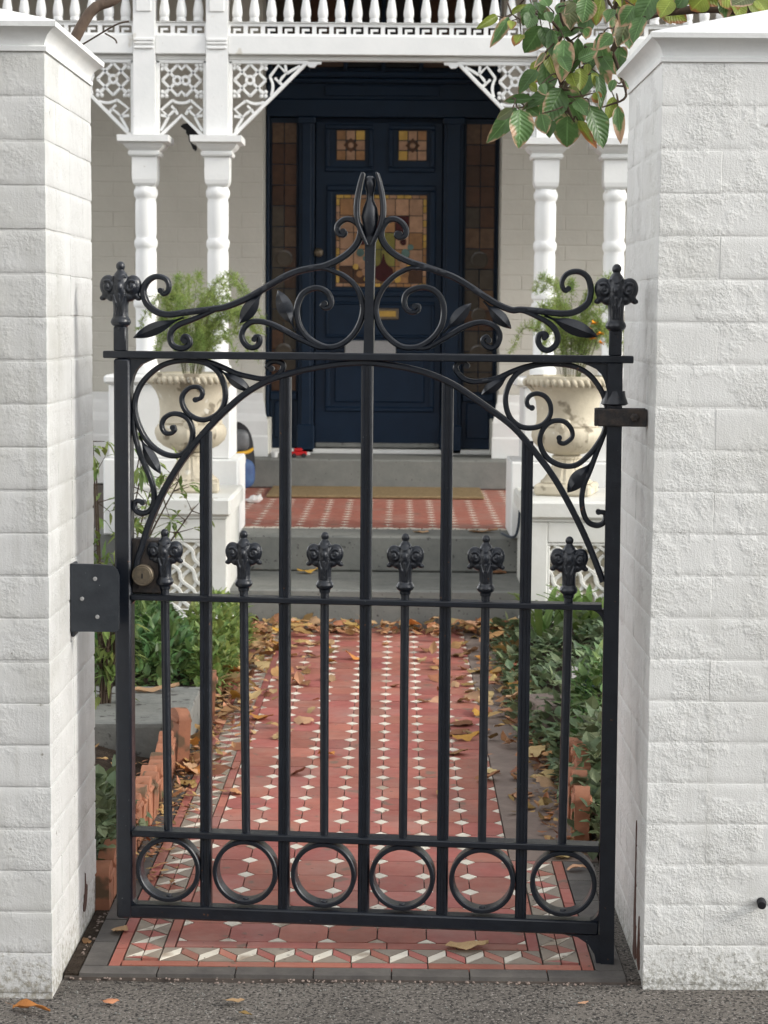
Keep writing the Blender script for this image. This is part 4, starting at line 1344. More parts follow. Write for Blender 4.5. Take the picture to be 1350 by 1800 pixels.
def bracket(xp, sgn, name='fret_bracket'):
    """right-angled bracket: vertical leg on the post at xp, arm along the beam towards sgn"""
    b = MB()
    f = lambda x, z: (xp + sgn * (x + .016), 2.400 + Z0 + z)
    fm = lambda x, z: f(-z, -x)
    stroke(b, [f(-.008, .004), f(-.008, -.335)], .016, .024)
    stroke(b, [f(-.016, .002), f(.335, .002)], .014, .024)
    stroke(b, [f(-.010, -.333), f(.325, -.002)], .015, .026)
    tip = [f(.318, .0), f(.342, -.018), f(.362, -.020), f(.375, -.006), f(.392, -.004), f(.395, .006)]
    b.prism(ccw([tuple(p) for p in tip] + [f(.318, .006)]), lambda a, c: (a, .011, c), lambda a, c: (a, -.011, c))
    c0 = f(.078, -.076)
    rosette(b, c0[0], c0[1], .070)
    key_foot(b, f)
    key_foot(b, fm)
    o = vp(name, b, smooth=30)
    return o


bracket(COLX[1] + .0485, 1)
bracket(COLX[2] - .0485, -1)
bracket(COLX[0] - .0485, -1)
bracket(COLX[3] + .0485, 1)
for xa, xb in ((COLX[0] + .0485, COLX[1] - .0485), (COLX[2] + .0485, COLX[3] - .0485)):
    b = MB()
    xm = (xa + xb) / 2
    w = (xb - xa) / 2
    z0 = 2.400 + Z0
    stroke(b, [(xa + .008, z0 + .004), (xa + .008, z0 - .335)], .016, .024)
    stroke(b, [(xb - .008, z0 + .004), (xb - .008, z0 - .335)], .016, .024)
    stroke(b, [(xa, z0 + .002), (xb, z0 + .002)], .014, .024)
    stroke(b, [(xa + .006, z0 - .333), (xm, z0 - .232), (xb - .006, z0 - .333)], .015, .026)
    rosette(b, xm, z0 - .080, .068, .018)
    for s in (-1, 1):
        f = lambda x, z: (xm + s * (x - w + .0), z0 + z)
        g = lambda L_: [(xm + s * x / 1000, z0 + z / 1000) for x, z in L_]
        stroke(b, [tuple(p) for p in catmull(g([(0, -178), (20, -176), (40, -166)]), 4)])
        stroke(b, g([(40, -166), (90, -208), (62, -236), (44, -222), (30, -206), (46, -192)]))
        stroke(b, g([(62, -236), (92, -232)]))
        stroke(b, g([(58, -238), (92, -300)]))
        stroke(b, g([(30, -206), (18, -228)]))
    vp('fret_bracket', b, smooth=30)

# ================================================================== SPINDLE FRIEZE UNDER THE VERANDA ROOF
bal = emp('spindle_frieze', (0, YC, 2.516), label='white frieze of turned spindles above a key-pattern band under the veranda roof', cat='frieze', kind='thing')
bp = [(.0215, .056), (.0215, .068), (.0190, .070), (.0215, .076), (.0235, .088), (.0225, .102), (.0185, .122), (.0130, .152), (.0100, .185), (.0105, .22), (.0155, .30), (.0205, .36), (.0215, .41), (.0170, .46), (.0115, .49), (.0185, .50), (.0185, .52), (.0135, .525), (.0135, .60)]
bme = MB().lathe(bp, 14).mesh('spindle', 40)
bme.materials.append(M['hwhite'])
KEYP = .0745
for bi, (x0, x1) in enumerate(bays):
    x0, x1 = max(x0, -2.3), min(x1, 2.1)
    n = max(1, round((x1 - x0) / KEYP))
    st_ = (x1 - x0) / n
    b = MB()
    U_, V_ = st_ / 8, .046 / 6
    b.box(x0, x1, -.020, .0, .0005, .0005 + V_)
    b.box(x0, x1, -.020, .0, .0465 - V_ * .2, .054)
    for k in range(n):
        xa = x0 + k * st_
        zb = lambda r: .0005 + V_ * r
        # white cells left between the pierced key lines
        b.box(xa, xa + U_, -.0195, -.0005, zb(1), zb(6) - .0015)
        b.box(xa + 7 * U_, xa + 8 * U_ - .0002, -.0195, -.0005, zb(1), zb(6) - .0015)
        b.box(xa + U_ * 2.2, xa + 5.8 * U_, -.0195, -.0005, zb(2.6), zb(3.9))
        b.box(xa + U_ * 2.2, xa + 3.4 * U_, -.0195, -.0005, zb(1), zb(2.6))
        b.box(xa + U_, xa + 7 * U_, -.0195, -.0005, zb(5.2), zb(6) - .0015)
    ob('key_band', b, M['hwhite'], bal)
    ob('bottom_rail', MB().cbox(x0, x1, -.028, .020, .0545, .0575, .001), M['hwhite'], bal)
    ob('top_rail', MB().cbox(x0, x1, -.040, .040, .655, .745, .008), M['hwhite'], bal)
    for k in range(n):
        o = ob('spindle', bme, None, bal, (x0 + (k + .5) * st_, -.004, 0))
        o.scale.z = 1.09

# ================================================================== PEDESTALS AND URNS
def pedestal(label, x0, x1, yf, yb):
    xm = (x0 + x1) / 2
    r = emp('urn_pedestal', (xm, yf, 0), label=label, cat='pedestal', group='white pedestals either side of the steps')
    w, d = x1 - x0, yb - yf
    hw = w / 2
    pw, z0, z1 = .105, .10, .372
    b = MB()
    b.cbox(-hw, hw, .022, d, -.03, .470, .006)
    b.cbox(-hw, -hw + pw - .02, 0, .0218, -.03, .470, .004)
    b.cbox(hw - pw + .02, hw, 0, .0218, -.03, .470, .004)
    b.cbox(-hw + pw - .0199, hw - pw + .0199, 0, .0217, z1 + .012, .4695, .004)
    b.cbox(-hw + pw - .0199, hw - pw + .0199, 0, .0217, -.03, z0 - .012, .004)
    ob('block', b, M['ped'], r)
    ob('base', MB().cbox(-hw - .02, hw + .02, -.022, d + .01, -.035, .07, .008), M['ped'], r)
    b = MB()
    b.cbox(-hw - .004, hw + .004, -.006, d + .004, .4705, .4805, .002)
    b.cbox(-hw - .018, hw + .018, -.020, d + .012, .481, .555, .010)
    ob('cap_slab', b, M['ped'], r)
    # pierced panel: interlaced leaf lattice
    b = MB()
    xa, xb = -hw + pw - .018, hw - pw + .018
    for k in range(-3, 9):
        for s in (1, -1):
            pts = []
            for i in range(25):
                t = i / 24
                z = z0 - .01 + (z1 - z0 + .02) * t
                x = xa + (k * .058 if s > 0 else (xb - xa) - k * .058) + s * (z - z0) * .75 + .010 * sin(t * 22 + (0 if s > 0 else 1.5))
                if xa - .004 < x < xb + .004: pts.append((x, z))
            if len(pts) > 2: b.strip(pts, .015, .010, .014 + s * .0022, .003)
    ob('fret_panel', b, M['ped'], r)
    b = MB()
    for a, c, e, f in ((xa - .004, xb + .004, z1, z1 + .011), (xa - .004, xb + .004, z0 - .011, z0), (xa - .004, xa + .008, z0, z1), (xb - .008, xb + .004, z0, z1)):
        b.cbox(a, c, .004, .0205, e, f, .003)
    ob('panel_bead', b, M['ped'], r)
    ob('panel_back', MB().box(xa - .001, xb + .001, .0208, .0218, z0 - .010, z1 + .010), M['urn'], r)
    return r


pedestal('white pedestal with pierced panel under the urn beside the backpack', -1.105, -.690, 7.9, 8.52)
pedestal('white pedestal with pierced panel under the urn beside the strappy plant', .522, .935, 7.9, 8.52)


def urn(label, x, y, z, rz):
    r = emp('garden_urn', (x, y, z), rz, label=label, cat='urn', group='stone urns on the pedestals')
    flute = lambda n, a0: (lambda rr, zz, a: rr * (1 + a0 * abs(sin(n * a / 2)) - a0 * .5))
    b = MB().cbox(-.118, .118, -.118, .118, .0, .048, .010)
    ob('base', b, M['urn'], r)
    b = MB().lathe([(.104, .0485), (.104, .056), (.092, .064), (.078, .085), (.062, .115), (.052, .140), (.054, .148), (.060, .152), (.060, .160), (.052, .165)], 48, fn=flute(20, .09))
    ob('stem', b, M['urn'], r, smooth=35)
    b = MB().lathe([(.050, .166), (.075, .172), (.112, .190), (.138, .215), (.147, .242), (.145, .262), (.136, .276), (.130, .281)], 64, fn=flute(28, .05))
    ob('gadrooned_bowl', b, M['urn'], r, smooth=40)
    b = MB().lathe([(.130, .282), (.133, .290), (.129, .297), (.128, .34), (.133, .385), (.146, .418), (.164, .440), (.172, .448), (.176, .460), (.172, .492), (.160, .494), (.150, .480), (.135, .455), (.02, .450)], 56)
    ob('body', b, M['urn'], r, smooth=40)
    b = MB()
    for k in range(40):
        a = 2 * pi * k / 40
        b.ell((.174 * cos(a), .174 * sin(a), .466), (.0155, .0115, .019), 10, 7, Matrix.Rotation(a, 3, 'Z') @ Matrix.Rotation(.5, 3, 'X'))
    ob('rope_rim', b, M['urn'], r, smooth=180)
    ob('applied_mask', MB().ell((0, -.132, .285), (.030, .018, .034)).ell((0, -.146, .290), (.010, .012, .014)).ell((-.022, -.134, .306), (.014, .012, .014)).ell((.022, -.134, .306), (.014, .012, .014)), M['urn'], r, smooth=180)
    ob('potting_soil', MB().lathe([(.14, .4505), (.12, .462), (.03, .468)], 24), M['soil'], r, smooth=180)
    return r


URL, URR = (-.866, 8.20, .556), (.704, 8.20, .556)
urn('weathered stone urn with rope rim beside the backpack', *URL, .1)
urn('weathered stone urn with rope rim holding orange flowers', *URR, -.25)
# ================================================================== PLANTS
MAGNOLIA = [(0.218, 4.594, 1.973, 0.175, 4.564, 1.943, 0.019, 1), (0.245, 4.61, 1.973, 0.205, 4.583, 1.905, 0.025, 0), (0.294, 4.577, 1.999, 0.276, 4.564, 1.951, 0.029, 0), (0.324, 4.662, 1.961, 0.289, 4.671, 1.899, 0.049, 0), (0.323, 4.647, 1.956, 0.346, 4.624, 1.896, 0.031, 0), (0.343, 4.624, 1.948, 0.362, 4.604, 1.86, 0.015, 0), (0.372, 4.587, 1.92, 0.366, 4.558, 1.829, 0.044, 0), (0.403, 4.591, 1.925, 0.385, 4.607, 1.833, 0.021, 0), (0.361, 4.653, 1.941, 0.416, 4.662, 1.956, 0.023, 0), (0.386, 4.65, 2.019, 0.39, 4.626, 1.953, 0.037, 2), (0.423, 4.601, 2.016, 0.414, 4.6, 1.96, 0.045, 0), (0.461, 4.643, 2.023, 0.448, 4.655, 1.961, 0.032, 1), (0.527, 4.658, 1.982, 0.498, 4.628, 1.913, 0.04, 2), (0.454, 4.631, 1.939, 0.48, 4.633, 1.821, 0.032, 0), (0.452, 4.621, 1.85, 0.466, 4.595, 1.77, 0.013, 0), (0.464, 4.617, 1.886, 0.485, 4.587, 1.846, 0.027, 0), (0.377, 4.663, 1.816, 0.427, 4.676, 1.741, 0.057, 0), (0.371, 4.625, 1.814, 0.329, 4.606, 1.734, 0.051, 0), (0.369, 4.661, 1.813, 0.279, 4.657, 1.778, 0.033, 0), (0.388, 4.658, 1.755, 0.388, 4.67, 1.683, 0.057, 0), (0.435, 4.621, 1.775, 0.475, 4.609, 1.683, 0.051, 0), (0.41, 4.63, 1.742, 0.452, 4.619, 1.676, 0.013, 1), (0.272, 4.586, 1.762, 0.275, 4.568, 1.676, 0.055, 0), (0.268, 4.651, 1.772, 0.206, 4.619, 1.693, 0.037, 0), (0.254, 4.575, 1.761, 0.219, 4.574, 1.738, 0.021, 2), (0.323, 4.598, 1.754, 0.334, 4.592, 1.707, 0.035, 0), (0.346, 4.617, 1.743, 0.34, 4.601, 1.703, 0.027, 0), (0.506, 4.67, 1.781, 0.51, 4.645, 1.697, 0.02, 0), (0.411, 4.611, 1.859, 0.41, 4.587, 1.807, 0.029, 1), (0.429, 4.633, 1.872, 0.43, 4.613, 1.844, 0.016, 1), (0.441, 4.606, 1.802, 0.46, 4.612, 1.782, 0.024, 1), (0.33, 4.602, 1.985, 0.341, 4.598, 1.959, 0.024, 0), (0.277, 4.66, 1.942, 0.26, 4.631, 1.912, 0.027, 1), (0.251, 4.576, 1.96, 0.247, 4.554, 1.934, 0.019, 1), (0.317, 4.647, 1.997, 0.344, 4.645, 1.974, 0.027, 0), (0.328, 4.594, 1.892, 0.304, 4.577, 1.856, 0.012, 2), (0.481, 4.588, 1.933, 0.446, 4.578, 1.898, 0.029, 0), (0.402, 4.574, 1.875, 0.449, 4.578, 1.896, 0.027, 0), (0.481, 4.66, 1.899, 0.494, 4.677, 1.889, 0.019, 0), (0.305, 4.643, 1.792, 0.237, 4.661, 1.791, 0.016, 0), (0.32, 4.572, 1.818, 0.33, 4.553, 1.79, 0.021, 0), (0.298, 4.667, 1.828, 0.32, 4.674, 1.814, 0.019, 1), (0.336, 4.611, 1.997, 0.321, 4.628, 2.025, 0.029, 0), (0.358, 4.632, 1.985, 0.375, 4.642, 2.012, 0.021, 0), (0.481, 4.599, 1.991, 0.466, 4.575, 1.957, 0.027, 0), (0.503, 4.614, 1.999, 0.479, 4.587, 2.015, 0.024, 1), (0.437, 4.608, 1.848, 0.455, 4.626, 1.815, 0.024, 1), (0.39, 4.603, 1.847, 0.398, 4.569, 1.813, 0.029, 1), (0.363, 4.574, 1.88, 0.38, 4.549, 1.841, 0.029, 0), (0.443, 4.648, 1.89, 0.429, 4.633, 1.851, 0.024, 0), (0.401, 4.599, 1.785, 0.425, 4.569, 1.752, 0.032, 0), (0.293, 4.668, 1.776, 0.322, 4.656, 1.757, 0.029, 0), (0.251, 4.591, 1.978, 0.28, 4.559, 1.994, 0.013, 1), (0.297, 4.576, 1.976, 0.286, 4.55, 1.944, 0.032, 0), (0.311, 4.638, 2.011, 0.32, 4.611, 1.979, 0.027, 0), (0.486, 4.574, 1.829, 0.476, 4.566, 1.803, 0.019, 0), (0.416, 4.595, 1.946, 0.436, 4.615, 1.929, 0.024, 0), (0.396, 4.582, 1.998, 0.37, 4.576, 1.977, 0.021, 2), (0.518, 4.647, 1.942, 0.528, 4.635, 1.909, 0.029, 0), (0.508, 4.669, 1.914, 0.523, 4.66, 1.892, 0.019, 0), (0.567, 4.524, 2.013, 0.528, 4.512, 1.948, 0.045, 0), (0.603, 4.504, 1.997, 0.576, 4.492, 1.958, 0.039, 1), (0.682, 4.525, 2.011, 0.653, 4.539, 1.978, 0.045, 1), (0.723, 4.583, 2.026, 0.768, 4.576, 1.989, 0.039, 1), (0.78, 4.503, 2.006, 0.733, 4.482, 1.98, 0.047, 2), (0.797, 4.524, 2.002, 0.822, 4.501, 1.971, 0.039, 1), (0.637, 4.523, 2.013, 0.62, 4.536, 1.985, 0.034, 0), (0.541, 4.514, 1.961, 0.513, 4.482, 1.906, 0.034, 0), (0.53, 4.593, 1.998, 0.498, 4.589, 1.953, 0.039, 0), (0.829, 4.599, 2.029, 0.782, 4.586, 2.014, 0.039, 2), (0.519, 4.843, 1.897, 0.56, 4.859, 1.834, 0.036, 0), (0.447, 4.881, 1.814, 0.413, 4.876, 1.764, 0.036, 0), (0.465, 4.886, 1.892, 0.431, 4.866, 1.815, 0.047, 0), (0.454, 4.867, 2.037, 0.439, 4.835, 1.963, 0.042, 0), (0.35, 4.88, 1.906, 0.359, 4.856, 1.828, 0.046, 0), (0.348, 4.888, 1.914, 0.321, 4.883, 1.856, 0.042, 1), (0.516, 4.892, 2.038, 0.535, 4.881, 1.979, 0.045, 1), (0.324, 4.804, 1.878, 0.279, 4.774, 1.822, 0.031, 0), (0.514, 4.838, 1.821, 0.494, 4.846, 1.765, 0.027, 1), (0.383, 4.892, 2.028, 0.383, 4.9, 1.946, 0.027, 0), (0.397, 4.864, 1.795, 0.388, 4.88, 1.723, 0.035, 0), (0.416, 4.833, 2.053, 0.425, 4.845, 1.994, 0.029, 0), (0.371, 4.854, 1.802, 0.328, 4.846, 1.766, 0.04, 0), (0.472, 4.823, 1.944, 0.431, 4.798, 1.899, 0.044, 0), (0.51, 4.878, 2.095, 0.451, 4.875, 2.039, 0.037, 1), (0.53, 4.877, 1.945, 0.522, 4.862, 1.873, 0.034, 0), (0.459, 4.829, 2.048, 0.424, 4.845, 2.012, 0.043, 0), (0.354, 4.833, 1.853, 0.379, 4.818, 1.776, 0.027, 0), (0.353, 4.88, 1.831, 0.367, 4.89, 1.766, 0.042, 0), (0.531, 4.876, 2.049, 0.545, 4.894, 1.986, 0.038, 0), (0.338, 4.885, 1.901, 0.364, 4.888, 1.83, 0.039, 0), (0.513, 4.854, 2.022, 0.512, 4.848, 1.965, 0.033, 0), (0.414, 4.841, 1.851, 0.414, 4.807, 1.765, 0.032, 1), (0.352, 4.862, 1.932, 0.375, 4.836, 1.863, 0.033, 1), (0.539, 4.808, 2.023, 0.617, 4.799, 2.021, 0.039, 1), (0.728, 4.705, 2.049, 0.741, 4.679, 2.013, 0.044, 0), (0.763, 4.591, 2.015, 0.77, 4.558, 1.958, 0.032, 1), (0.621, 4.762, 2.087, 0.544, 4.779, 2.08, 0.033, 1), (0.806, 4.666, 2.024, 0.822, 4.677, 1.979, 0.041, 1), (0.67, 4.688, 2.079, 0.603, 4.675, 2.052, 0.032, 2), (0.568, 4.757, 2.091, 0.622, 4.731, 2.086, 0.041, 1), (0.814, 4.772, 2.032, 0.765, 4.778, 2.002, 0.037, 1), (0.797, 4.633, 2.021, 0.835, 4.649, 1.992, 0.03, 1), (0.608, 4.687, 2.032, 0.673, 4.688, 2.019, 0.028, 1), (0.626, 4.817, 2.031, 0.651, 4.818, 1.994, 0.044, 1), (0.731, 4.59, 2.02, 0.738, 4.583, 1.966, 0.033, 0), (0.794, 4.701, 2.03, 0.728, 4.72, 2.028, 0.034, 1), (0.814, 4.825, 2.066, 0.732, 4.791, 2.062, 0.04, 0), (0.761, 4.785, 2.084, 0.707, 4.772, 2.047, 0.034, 1), (0.573, 4.778, 2.059, 0.507, 4.767, 2.049, 0.037, 1), (0.579, 4.833, 2.107, 0.653, 4.82, 2.088, 0.033, 2), (0.774, 4.749, 2.079, 0.741, 4.748, 2.052, 0.035, 1), (0.623, 4.773, 2.021, 0.676, 4.765, 1.991, 0.041, 1), (0.538, 4.663, 2.052, 0.529, 4.672, 2.0, 0.03, 1), (0.628, 4.805, 2.032, 0.644, 4.811, 1.997, 0.042, 1), (0.795, 4.763, 2.042, 0.751, 4.77, 2.009, 0.04, 1), (0.525, 4.758, 2.091, 0.457, 4.769, 2.068, 0.045, 1), (0.538, 4.697, 2.069, 0.482, 4.708, 2.053, 0.037, 1), (0.785, 4.806, 2.103, 0.734, 4.792, 2.083, 0.032, 1), (0.67, 4.566, 2.055, 0.609, 4.547, 2.018, 0.03, 1), (0.742, 4.682, 2.058, 0.753, 4.681, 2.005, 0.045, 2), (0.615, 4.625, 2.074, 0.652, 4.623, 2.04, 0.041, 2), (0.524, 4.73, 2.085, 0.463, 4.735, 2.063, 0.028, 1), (0.51, 4.694, 2.049, 0.554, 4.7, 2.03, 0.028, 1), (0.683, 4.635, 2.046, 0.734, 4.63, 2.007, 0.043, 1), (0.683, 4.628, 2.045, 0.728, 4.603, 2.027, 0.035, 0), (0.562, 4.733, 2.046, 0.496, 4.75, 2.028, 0.038, 1), (0.788, 4.755, 2.047, 0.797, 4.755, 2.008, 0.029, 2)]
BRANCHES = [[(0.866, 4.68, 1.975), (0.627, 4.68, 1.999), (0.522, 4.68, 1.959), (0.49, 4.68, 1.907), (0.444, 4.68, 1.881), (0.391, 4.68, 1.841), (0.372, 4.68, 1.828)], [(0.49, 4.68, 1.907), (0.511, 4.68, 1.855), (0.525, 4.68, 1.803), (0.485, 4.68, 1.783), (0.459, 4.68, 1.776)], [(0.444, 4.68, 1.881), (0.376, 4.68, 1.945), (0.336, 4.68, 1.984), (0.296, 4.68, 1.971), (0.256, 4.68, 1.99)], [(0.391, 4.68, 1.841), (0.365, 4.68, 1.802), (0.299, 4.68, 1.799), (0.246, 4.68, 1.793)], [(0.389, 4.68, 1.945), (0.369, 4.68, 1.991), (0.374, 4.68, 2.049)], [(0.522, 4.68, 1.959), (0.494, 4.68, 1.998), (0.467, 4.68, 2.05)], [(0.368, 4.63, 1.822), (0.388, 4.63, 1.764), (0.402, 4.63, 1.738)], [(0.62, 4.63, 1.991), (0.685, 4.63, 2.03)]]


def frame_from(d, up=Vector((0, 0, 1))):
    d = d.normalized()
    s = d.cross(up)
    if s.length < 1e-3: s = d.cross(Vector((0, 1, 0)))
    s.normalize()
    return d, s, s.cross(d)


def add_leaf(b, p, d, L_, W_, fold=.25, droop=.2, up=Vector((0, 0, 1)), pts=2):
    """small folded leaf on a bmesh list: base, widest pair, shoulder pair, tip"""
    d, s, n = frame_from(d, up)
    p = Vector(p)
    h = W_ / 2
    v = [p, p + d * L_ * .38 + s * h + n * h * fold, p + d * L_ * .38 - s * h + n * h * fold, p + d * L_ * .42,
         p + d * L_ * .74 + s * h * .62 + n * (h * fold * .6 - droop * L_ * .25), p + d * L_ * .74 - s * h * .62 + n * (h * fold * .6 - droop * L_ * .25), p + d * L_ - n * droop * L_ * .5]
    b.add(v, [(0, 1, 3), (0, 3, 2), (1, 4, 6, 3), (3, 6, 5, 2)])


def rdir(rr, up=.3):
    while True:
        v = Vector((rr.uniform(-1, 1), rr.uniform(-1, 1), rr.uniform(-1, 1)))
        if .1 < v.length < 1:
            v.normalize()
            v.z += up
            return v.normalized()


def foliage(blobs, n, L_, W_, seed, up=.4, fold=.3, shell=.55):
    rr = random.Random(seed)
    b = MB()
    tot = sum(r[0] * r[1] + r[1] * r[2] + r[0] * r[2] for _, r in blobs)
    for c, r in blobs:
        k = int(n * (r[0] * r[1] + r[1] * r[2] + r[0] * r[2]) / tot)
        for _ in range(k):
            u = rdir(rr, .15)
            q = rr.random() ** .5 * (1 - shell) + shell if rr.random() < .8 else rr.random()
            p = Vector((c[0] + u.x * r[0] * q, c[1] + u.y * r[1] * q, c[2] + u.z * r[2] * q))
            p += Vector((rr.gauss(0, .012), rr.gauss(0, .012), rr.gauss(0, .012)))
            if p.z < .01: continue
            d = (u * .8 + rdir(rr, up)).normalized()
            s = rr.uniform(.6, 1.2)
            add_leaf(b, p, d, L_ * s, W_ * s, fold, rr.uniform(0, .5))
    return b


def plant(name, label, base, blobs, n, L_, W_, mk, seed, stems=8, cat='shrub', stem_mk='twig', group=None, **k):
    r = emp(name, base, label=label, cat=cat, group=group)
    rel = [((c[0] - base[0], c[1] - base[1], c[2] - base[2]), q) for c, q in blobs]
    ob('foliage', foliage_local(rel, n, L_, W_, seed, base[2], **k), M[mk], r)
    rr = random.Random(seed + 5)
    b = MB()
    for i in range(stems):
        c, q = rr.choice(rel)
        u = rdir(rr, .5)
        e = Vector((c[0] + u.x * q[0] * .8, c[1] + u.y * q[1] * .8, max(.02, c[2] + u.z * q[2] * .8)))
        s0 = Vector((rr.uniform(-.03, .03) + e.x * .3, rr.uniform(-.03, .03) + e.y * .3, -.03))
        m_ = (s0 + e) / 2 + Vector((rr.uniform(-.03, .03), rr.uniform(-.03, .03), .03))
        b.tube(catmull([s0, m_, e], 4), [.005 - .0004 * j for j in range(9)], 5)
    ob('stem', b, M[stem_mk], r)
    return r


def foliage_local(rel, n, L_, W_, seed, zb, **k):
    return foliage([((c[0], c[1], c[2]), r) for c, r in rel], n, L_, W_, seed, **k) if zb is None else foliage(rel, n, L_, W_, seed, **k)


# bed beside the latch pillar
plant('leafy_shrub', 'dark green leafy shrub behind the bluestone slab by the latch-side stile', (-.93, 7.05, .03), [((-.98, 7.05, .13), (.17, .55, .16)), ((-.82, 6.75, .09), (.12, .40, .13))], 2600, .052, .026, 'shrub', 11, 14)
plant('low_shrub', 'yellow-green low shrub spilling over the path edge below the backpack-side pedestal', (-.68, 7.2, .02), [((-.68, 7.3, .09), (.12, .48, .13)), ((-.64, 6.75, .06), (.08, .25, .09))], 2200, .040, .024, 'lime', 12, 10)
plant('ivy_clump', 'small clump of dark ivy leaves at the back of the latch pillar', (-.70, 4.42, .02), [((-.675, 4.42, .12), (.055, .22, .10)), ((-.70, 4.7, .06), (.06, .2, .07))], 520, .042, .036, 'shrub2', 13, 5, cat='plant')

# multi-stemmed twiggy plant with long leaflets
tw = emp('twiggy_plant', (-.88, 5.85, .05), label='tall twiggy plant with long pale leaves behind the latch pillar', cat='plant')
rr = random.Random(21)
bs, bl = MB(), MB()
for i in range(9):
    a = rr.uniform(0, 2 * pi)
    hgt = rr.uniform(.45, .88)
    e = Vector((rr.uniform(-.10, .16), rr.uniform(-.15, .15), hgt))
    if i == 0: e = Vector((.27, -.05, .66))
    if i == 1: e = Vector((.22, .05, .74))
    if i == 2: e = Vector((-.03, 0, .86))
    pts = catmull([Vector((rr.uniform(-.02, .02), rr.uniform(-.02, .02), -.04)), Vector((e.x * .25, e.y * .25, hgt * .45)), e], 7)
    bs.tube(pts, [.006 - .0003 * j for j in range(len(pts))], 6)
    for k in range(4, len(pts)):
        for q in range(rr.randint(1, 3)):
            d = rdir(rr, .1)
            st = pts[k] + d * rr.uniform(.03, .07)
            bs.tube([pts[k], st], [.0018, .001], 4)
            for m_ in range(3):
                add_leaf(bl, st, (d + rdir(rr, -.1) * .8), rr.uniform(.04, .075), rr.uniform(.011, .018), .3, .5)
ob('stem', bs, M['twig'], tw)
ob('foliage', bl, M['lime'], tw)

# bed beside the hinge pillar: ivy mass, strappy plant, darker shrub
rr = random.Random(33)
gc = MB()


def gcz(x, y):
    t = max(0, min(1, (x - .36) / .35))
    return .02 + .17 * t * (.75 + .35 * mnoise.noise((x * 3.1, y * 2.3, 4))) + .05 * mnoise.noise((x * 9, y * 9, 1))


for i in range(5200):
    y = rr.uniform(5.0, 7.95)
    x = rr.uniform(.375 + .05 * mnoise.noise((y * 4, 1, 1)), 1.35)
    if y < 5.6: x = max(x, .46)
    z = gcz(x, y) * (1 if rr.random() < .65 else rr.random())
    add_leaf(gc, (x, y, max(.02, z)), (rdir(rr, .5) + Vector((-.5, -.5, 0))), rr.uniform(.028, .056), rr.uniform(.026, .046), .25, rr.uniform(0, .5))
ob('ivy_ground_cover', gc, M['shrub2'], label='grey-green ivy covering the bed beside the path', cat='ground cover', kind='stuff')
plant('leafy_shrub', 'glossy green shrub beside the blue garden light near the hinge stile', (.66, 5.75, .03), [((.66, 5.8, .16), (.13, .32, .13)), ((.60, 5.45, .10), (.09, .22, .10))], 1300, .048, .024, 'shrub', 15, 12)
plant('ivy_clump', 'ivy clump growing over the terracotta edging near the hinge stile', (.53, 5.0, .02), [((.56, 5.05, .13), (.08, .35, .11)), ((.50, 4.70, .06), (.05, .14, .07))], 760, .044, .036, 'shrub2', 16, 8, cat='plant')
sp_ = emp('strappy_plant', (.64, 7.35, .10), label='bright green strappy plant before the pedestal with the orange-flowered urn', cat='plant')
b = MB()
for i in range(46):
    a = rr.uniform(0, 2 * pi)
    L_ = rr.uniform(.16, .30)
    o_ = Vector((rr.uniform(-.12, .14), rr.uniform(-.06, .06), 0))
    pts = [o_ + Vector((cos(a) * L_ * t * .55, sin(a) * L_ * t * .55, L_ * (t * 1.15 - t * t * .55))) for t in (0, .25, .5, .75, 1)]
    s = Vector((-sin(a), cos(a), 0))
    vs, fs = [], []
    for j, p in enumerate(pts):
        w_ = (.010, .015, .014, .010, .001)[j]
        vs += [p + s * w_, p + Vector((0, 0, -.003)), p - s * w_]
    for j in range(4):
        fs += [(j * 3, j * 3 + 1, j * 3 + 4, j * 3 + 3), (j * 3 + 1, j * 3 + 2, j * 3 + 5, j * 3 + 4)]
    b.add(vs, fs)
ob('foliage', b, M['strap'], sp_)


# feathery ferns in the urns
def fern(label, loc, seed, lean, n=34, hs=1.):
    r = emp('asparagus_fern', loc, label=label, cat='fern', group='ferns in the stone urns')
    rr = random.Random(seed)
    bs, bl = MB(), MB()
    for i in range(n):
        a = rr.uniform(0, 2 * pi)
        R_ = rr.uniform(.08, .30)
        H_ = rr.uniform(.16, .44) * hs
        e = Vector((cos(a) * R_ + lean * .5 * rr.random(), sin(a) * R_ * .75, H_ - R_ * .35))
        pts = catmull([Vector((cos(a) * .03, sin(a) * .03, -.02)), Vector((e.x * .35, e.y * .35, H_ * .72)), Vector((e.x * .75, e.y * .75, H_)), e], 8)
        bs.tube(pts, .0011, 4)
        for k in range(5, len(pts)):
            for q in range(9):
                d = rdir(rr, .15)
                L_ = rr.uniform(.012, .042) * (1.25 - k / len(pts) * .7)
                st = pts[k] + (pts[k] - pts[k - 1]) * rr.uniform(-.5, .5)
                for t in (.35, .6, .8, 1.):
                    p = st + d * L_ * t
                    for _ in range(2):
                        u = (rdir(rr) * .8 + d * .5).normalized() * rr.uniform(.006, .013)
                        s = u.cross(d)
                        s = s.normalized() * .0011 if s.length > 1e-6 else Vector((.001, 0, 0))
                        bl.add([p - s, p + s, p + u], [(0, 1, 2)])
    ob('stem', bs, M['stem'], r)
    ob('foliage', bl, M['fern'], r)
    return r


